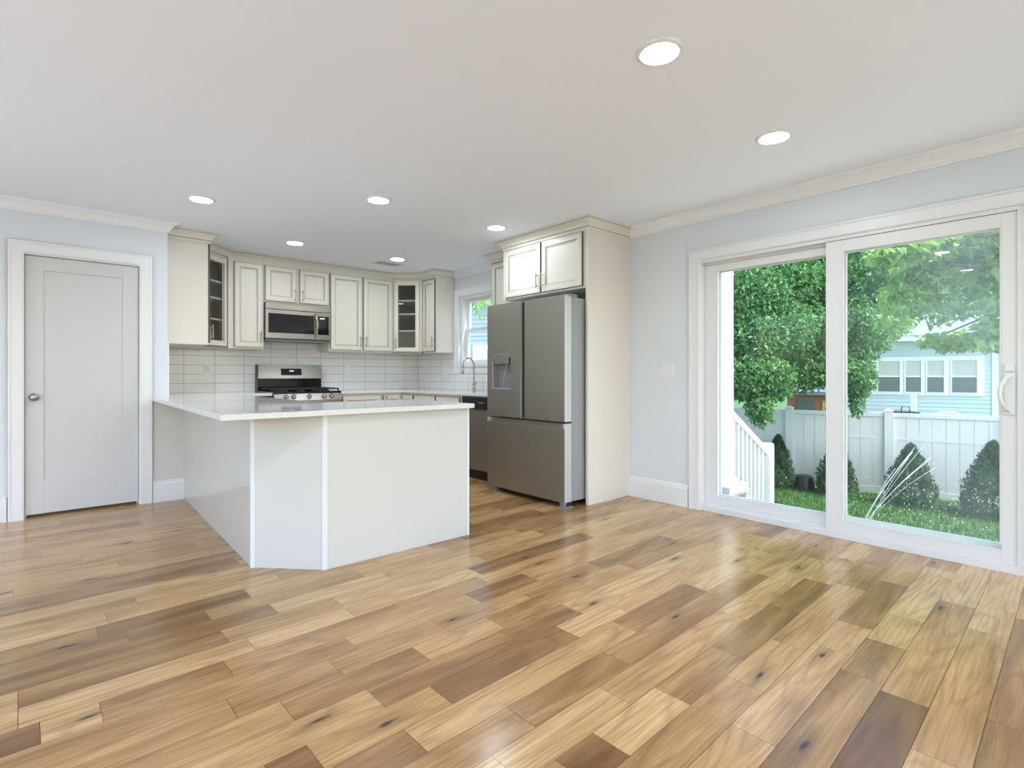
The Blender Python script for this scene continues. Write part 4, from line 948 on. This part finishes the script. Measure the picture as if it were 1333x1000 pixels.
# clipped conifers along the fence
def conifer(label, x, y, h, r):
    t = thing('conifer_shrub', label, 'shrub', (x, y, GZ), group='young conifers along the fence'); n = int(5200*h*r/0.28)
    u = rnd.uniform(0, 1, n)**0.8; a = rnd.uniform(0, 2*np.pi, n)
    prof = r*np.minimum(1.0, (u+0.10)/0.22)**0.6*np.clip(1-u, 0, 1)**0.74*1.15*(1+0.16*np.sin(a*5+u*11)+0.08*np.sin(a*11-u*17)+rnd.normal(0, .09, n)); rr = np.minimum(prof*rnd.uniform(.72, 1.0, n), r*.97)
    P_ = np.stack([x+rr*np.cos(a), y+rr*np.sin(a), GZ+0.03+u*h*0.97], 1); V, F = leaf_cloud(P_, 0.055, rnd, -0.9, 0.42); leafy('foliage', V, F, M_conifer, t)
    obj('stem', MB().tube([(x,y,GZ),(x,y,GZ+h*0.8)], [.022,.006], 8), M_bark, t)
conifer('conifer shrub by the fence right behind the stair newel post', 9.28, 3.75, .85, .255)
conifer('conifer shrub at the fence beside the black pot', 9.45, 2.93, .79, .285)
conifer('conifer shrub behind the water spray', 9.47, 1.97, .86, .32)
conifer('conifer shrub at the right edge of the glass', 9.52, 1.075, .98, .36)
single('overturned_pot', MB().lathe([(0.0,.24),(.10,.235),(.14,.20),(.155,.12),(.16,0),(.17,0),(.17,.02)], (9.48,3.42,GZ), 'z', 24), M_black, 'overturned black pot on the grass by the fence', 'pot', (9.48,3.42,GZ))

# porch column, pedestal, stair rail
pc = thing('porch_column', 'round white porch column on a square white base', 'column', (5.295, 2.72, -0.08))
c = (5.295, 2.72, 0)
obj('plinth', MB().box(c[0]-.20, c[0]+.20, c[1]-.20, c[1]+.20, -.08, -.015), M_porch, pc, bev=.004)
obj('shaft', MB().lathe([(.175,-.015),(.185,.005),(.175,.03),(.150,.038),(.142,.06),(.130,.075),(.126,.4),(.122,2.7)], c, 'z', 40), M_porch, pc)
single('porch_pedestal', MB().box(c[0]-.24, c[0]+.24, c[1]-.22, c[1]+1.4, -.105, -.08).box(c[0]-.20, c[0]+.20, c[1]-.18, c[1]+1.4, GZ, -.105), M_stone, 'dark stone porch pedestal under the white column', 'pedestal', (c[0], c[1], GZ))
sr = thing('stair_railing', 'white sloping stair railing with square balusters and a newel post', 'railing', (6.4, 2.71, GZ))
ra, rb = Vector((5.42, 2.74, .72)), Vector((6.36, 2.71, .155)); dz = -.80
def slope_bar(a, b_, w, h):
    bb = MB(); bb.add([(a.x,a.y-w,a.z),(b_.x,b_.y-w,b_.z),(b_.x,b_.y+w,b_.z),(a.x,a.y+w,a.z),(a.x,a.y-w,a.z+h),(b_.x,b_.y-w,b_.z+h),(b_.x,b_.y+w,b_.z+h),(a.x,a.y+w,a.z+h)], [(3,2,1,0),(4,5,6,7),(0,1,5,4),(1,2,6,5),(2,3,7,6),(3,0,4,7)]); return bb
obj('handrail', slope_bar(ra, rb, .035, .07), M_porch, sr); obj('bottom_rail', slope_bar(ra.lerp(rb,.17)+Vector((0,0,dz+.05)), rb+Vector((0,0,dz+.05)), .025, .05), M_porch, sr)
for k in range(8):
    u = .19+k*.1; q = ra.lerp(rb, u); obj('baluster', MB().box(q.x-.016, q.x+.016, q.y-.016, q.y+.016, q.z+dz+.07, q.z+.02), M_porch, sr)
b = MB().box(6.345, 6.455, 2.655, 2.765, GZ, .26); b.lathe([(.062,.26),(.070,.262),(.070,.29),(.060,.30),(0,.302)], (6.4,2.71,0), 'z', 24); obj('newel_post', b, M_porch, sr)

# water thrown up by a lawn sprinkler
M_water = bpy.data.materials.new('water_jet'); M_water.use_nodes = True; nt = M_water.node_tree; pb = nt.nodes['Principled BSDF']
pb.inputs['Base Color'].default_value = (.92,.96,.97,1); pb.inputs['Roughness'].default_value = .15; pb.inputs['Alpha'].default_value = .42
ws = thing('water_spray', 'fan of thin white water jets rising from the lawn in front of a conifer', 'water spray', (8.0, 2.16, GZ))
for k, (ex, ey, ez, r_) in enumerate(((8.47,1.74,.10,.010),(8.49,1.72,.16,.006),(8.36,1.90,-.12,.006),(8.60,1.60,-.02,.005),(8.62,1.58,.03,.007),(8.66,1.54,-.10,.004),(8.56,1.64,.18,.005),(8.45,1.78,.02,.005))):
    s0 = Vector((8.0+.008*(k % 3), 2.16-.01*k, GZ+.02)); e = Vector((ex,ey,ez)); pts = []
    for i in range(9):
        u = i/8; q = s0.lerp(e, u); q.z += .05*math.sin(math.pi*u); pts.append(q)
    obj('jet', MB().tube(pts, [r_*(.3+.35*i/8) for i in range(9)], 6), M_water, ws)
b = MB(); rq = random.Random(9)
for i in range(210):
    x, y, z = rq.uniform(6.2, 8.9), rq.uniform(.8, 2.2), GZ + abs(rq.gauss(0, .28)) + .03; r_ = rq.uniform(.004, .009)
    b.add([(x+r_,y,z),(x-r_,y,z),(x,y+r_,z),(x,y-r_,z),(x,y,z+r_*1.3),(x,y,z-r_)], [(0,2,4),(2,1,4),(1,3,4),(3,0,4),(2,0,5),(1,2,5),(3,1,5),(0,3,5)])
o = single('water_drops', b, M_water, 'white water droplets flying over the lawn', 'water drops', (7.5,1.5,GZ), kind='stuff')

# neighbour's house beyond the fence (local x to the right, y away)
hs = thing('neighbor_house', 'pale blue clapboard house with a row of white windows beyond the fence', 'house', fpt(17.97, 0), FR)
G = -GZ; HX0, HX1 = -2.3, 2.30; EZ = 2.10 + G
def clap(b, x0, x1, z0, z1, y=0.0, e=0.105):
    z = z0
    while z < z1 - 1e-4:
        zt = min(z+e, z1); b.add([(x0,y-.016,z),(x1,y-.016,z),(x1,y-.002,zt),(x0,y-.002,zt),(x0,y-.002,z),(x1,y-.002,z)], [(0,1,2,3),(4,5,1,0)]); z = zt
b = MB(); b.box(HX0, HX1, 0, 5.0, 0, EZ); clap(b, HX0, HX1, 0, EZ); obj('wall', b, M_siding, hs, local=True)
obj('corner_board', MB().box(HX1-.05, HX1+.07, -.03, .1, 0, EZ), M_htrim, hs, local=True)
obj('eave_fascia', MB().box(HX0-.2, HX1+.25, -.34, 0, EZ-.10, EZ+.06), M_htrim, hs, local=True)
b = MB(); b.add([(HX0-.3,-.36,EZ+.05),(HX1+.3,-.36,EZ+.05),(HX1+.3,2.6,EZ+1.75),(HX0-.3,2.6,EZ+1.75),(HX1+.3,5.4,EZ+.05),(HX0-.3,5.4,EZ+.05)], [(0,1,2,3),(3,2,4,5),(1,4,2),(0,3,5),(0,5,4,1)]); obj('roof', b, M_roof, hs, local=True)
b = MB(); z0, z1 = .635+G, 1.47+G
obj('window_surround', MB().box(-.30, 2.10, -.035, -.01, z0-.09, z1+.11), M_htrim, hs, local=True)
for w0, w1 in ((-.12, .365), (.495, .825), (.955, 1.30), (1.465, 1.957)):
    b = MB(); f = .04; zm = (z0+z1)/2
    b.box(w0-.03, w0, -.06, -.03, z0-.03, z1+.03); b.box(w1, w1+.03, -.06, -.03, z0-.03, z1+.03); b.box(w0, w1, -.06, -.03, z1, z1+.03); b.box(w0, w1, -.06, -.03, z0-.03, z0); b.box(w0, w1, -.055, -.03, zm-.018, zm+.018)
    wf = obj('window', b, M_htrim, hs, local=True)
    obj('lower_pane', MB().box(w0, w1, -.042, -.036, z0, zm-.018), M_hglass, wf, local=True)
    obj('blind', MB().box(w0, w1, -.042, -.036, zm+.018, z1), M_blind, wf, local=True)
b = MB(); x = HX1+.07; b.box(x, x+3, .6, 5, 0, EZ-.4); obj('side_wing', b, M_siding2, hs, local=True)

# a second house seen through the kitchen window
h2 = thing('neighbor_house', 'grey-blue house seen through the kitchen window', 'house', (9.2, 12.2, GZ), R(-50))
b = MB(); b.box(-5, 5, 0, 4, 0, 4.2); clap(b, -5, 5, 0, 4.2, 0, .12); obj('wall', b, M_siding2, h2, local=True)
for wx in (-1.0, .55): 
    wf = obj('window', MB().box(wx-.5, wx+.5, -.05, -.01, 1.75, 2.75), M_htrim, h2, local=True); obj('lower_pane', MB().box(wx-.4, wx+.4, -.06, -.05, 1.85, 2.65), M_blind, wf, local=True)
b = MB(); b.add([(-5.3,-.4,4.15),(5.3,-.4,4.15),(5.3,2,5.6),(-5.3,2,5.6),(5.3,4.4,4.15),(-5.3,4.4,4.15)], [(0,1,2,3),(3,2,4,5),(1,4,2),(0,3,5),(0,5,4,1)]); obj('roof', b, M_roof, h2, local=True)
t = thing('leafy_tree', 'small pale tree outside the kitchen window', 'tree', (6.3, 9.0, GZ)); V, F = leaf_cloud(blob_points([(6.75,8.6,2.75,.40,.28,.30),(7.25,9.1,2.55,.35,.25,.22)], 620, rnd), .08, rnd); leafy('foliage', V, F, M_leaf2, t)
b = MB(); branch(b, (6.3,9.0,GZ), (6.6,8.8,2.6), .05, .01, rnd); obj('trunk', b, M_bark, t)

# grill, post, chair back and brown shed behind the fence
q = fpt(12.9, -.75); gr = thing('barbecue_grill', 'black barbecue grill lid showing above the fence', 'grill', (12.89, 2.77, GZ), FR)
b = MB(); b.box(-.20,.20,-.15,.15,.62,1.02); obj('firebox', b, M_black, gr, local=True, bev=.02)
b = MB(); b.box(-.24,.24,-.20,.20,1.04,1.17); ld_ = obj('lid', b, M_black, gr, local=True, bev=.03); obj('handle', MB().tube([(-.07,-.21,1.16),(-.06,-.23,1.27),(.06,-.23,1.27),(.07,-.21,1.16)], .012, 8), M_black, ld_, local=True)
for x in (-.17, .17):
    for y in (-.12, .12): obj('leg', MB().box(x-.015, x+.015, y-.015, y+.015, 0, .63), M_black, gr, local=True)
single('wooden_stake', MB().box(14.68,14.78,2.96,3.06,GZ,.66), M_htrim, 'thin white post standing right of the black grill', 'post', (14.73,3.01,GZ))
ch = thing('garden_chair', 'white curved chair back showing above the fence', 'chair', (13.26, 2.17, GZ), FR)
obj('back', MB().tube([(-.27,0,.40),(-.27,0,.95),(-.22,0,1.10),(-.1,0,1.165),(.1,0,1.165),(.22,0,1.10),(.27,0,.95),(.27,0,.40)], .018, 8), M_htrim, ch, local=True)
obj('seat', MB().box(-.26,.26,-.5,.0,.38,.42), M_htrim, ch, local=True)
for x in (-.25,.25):
    for y in (-.48,-.02): obj('leg', MB().box(x-.02,x+.02,y-.02,y+.02,0,.40), M_htrim, ch, local=True)
sh = thing('garden_shed', 'small orange-brown shed with a grey window behind the fence', 'shed', (15.4, 5.4, GZ), FR)
b = MB(); b.box(-.55,.75,0,1.2,0,1.36); obj('wall', b, M_brick, sh, local=True)
obj('window', MB().box(-.32,.08,-.03,0,.80,1.22), M_hglass, sh, local=True); obj('roof', MB().box(-.65,.85,-.15,1.28,1.36,1.46), M_roof, sh, local=True)
obj('door', MB().box(.28,.52,-.03,0,0,1.2), mat('ochre_boards', (.55,.36,.14), .7), sh, local=True)
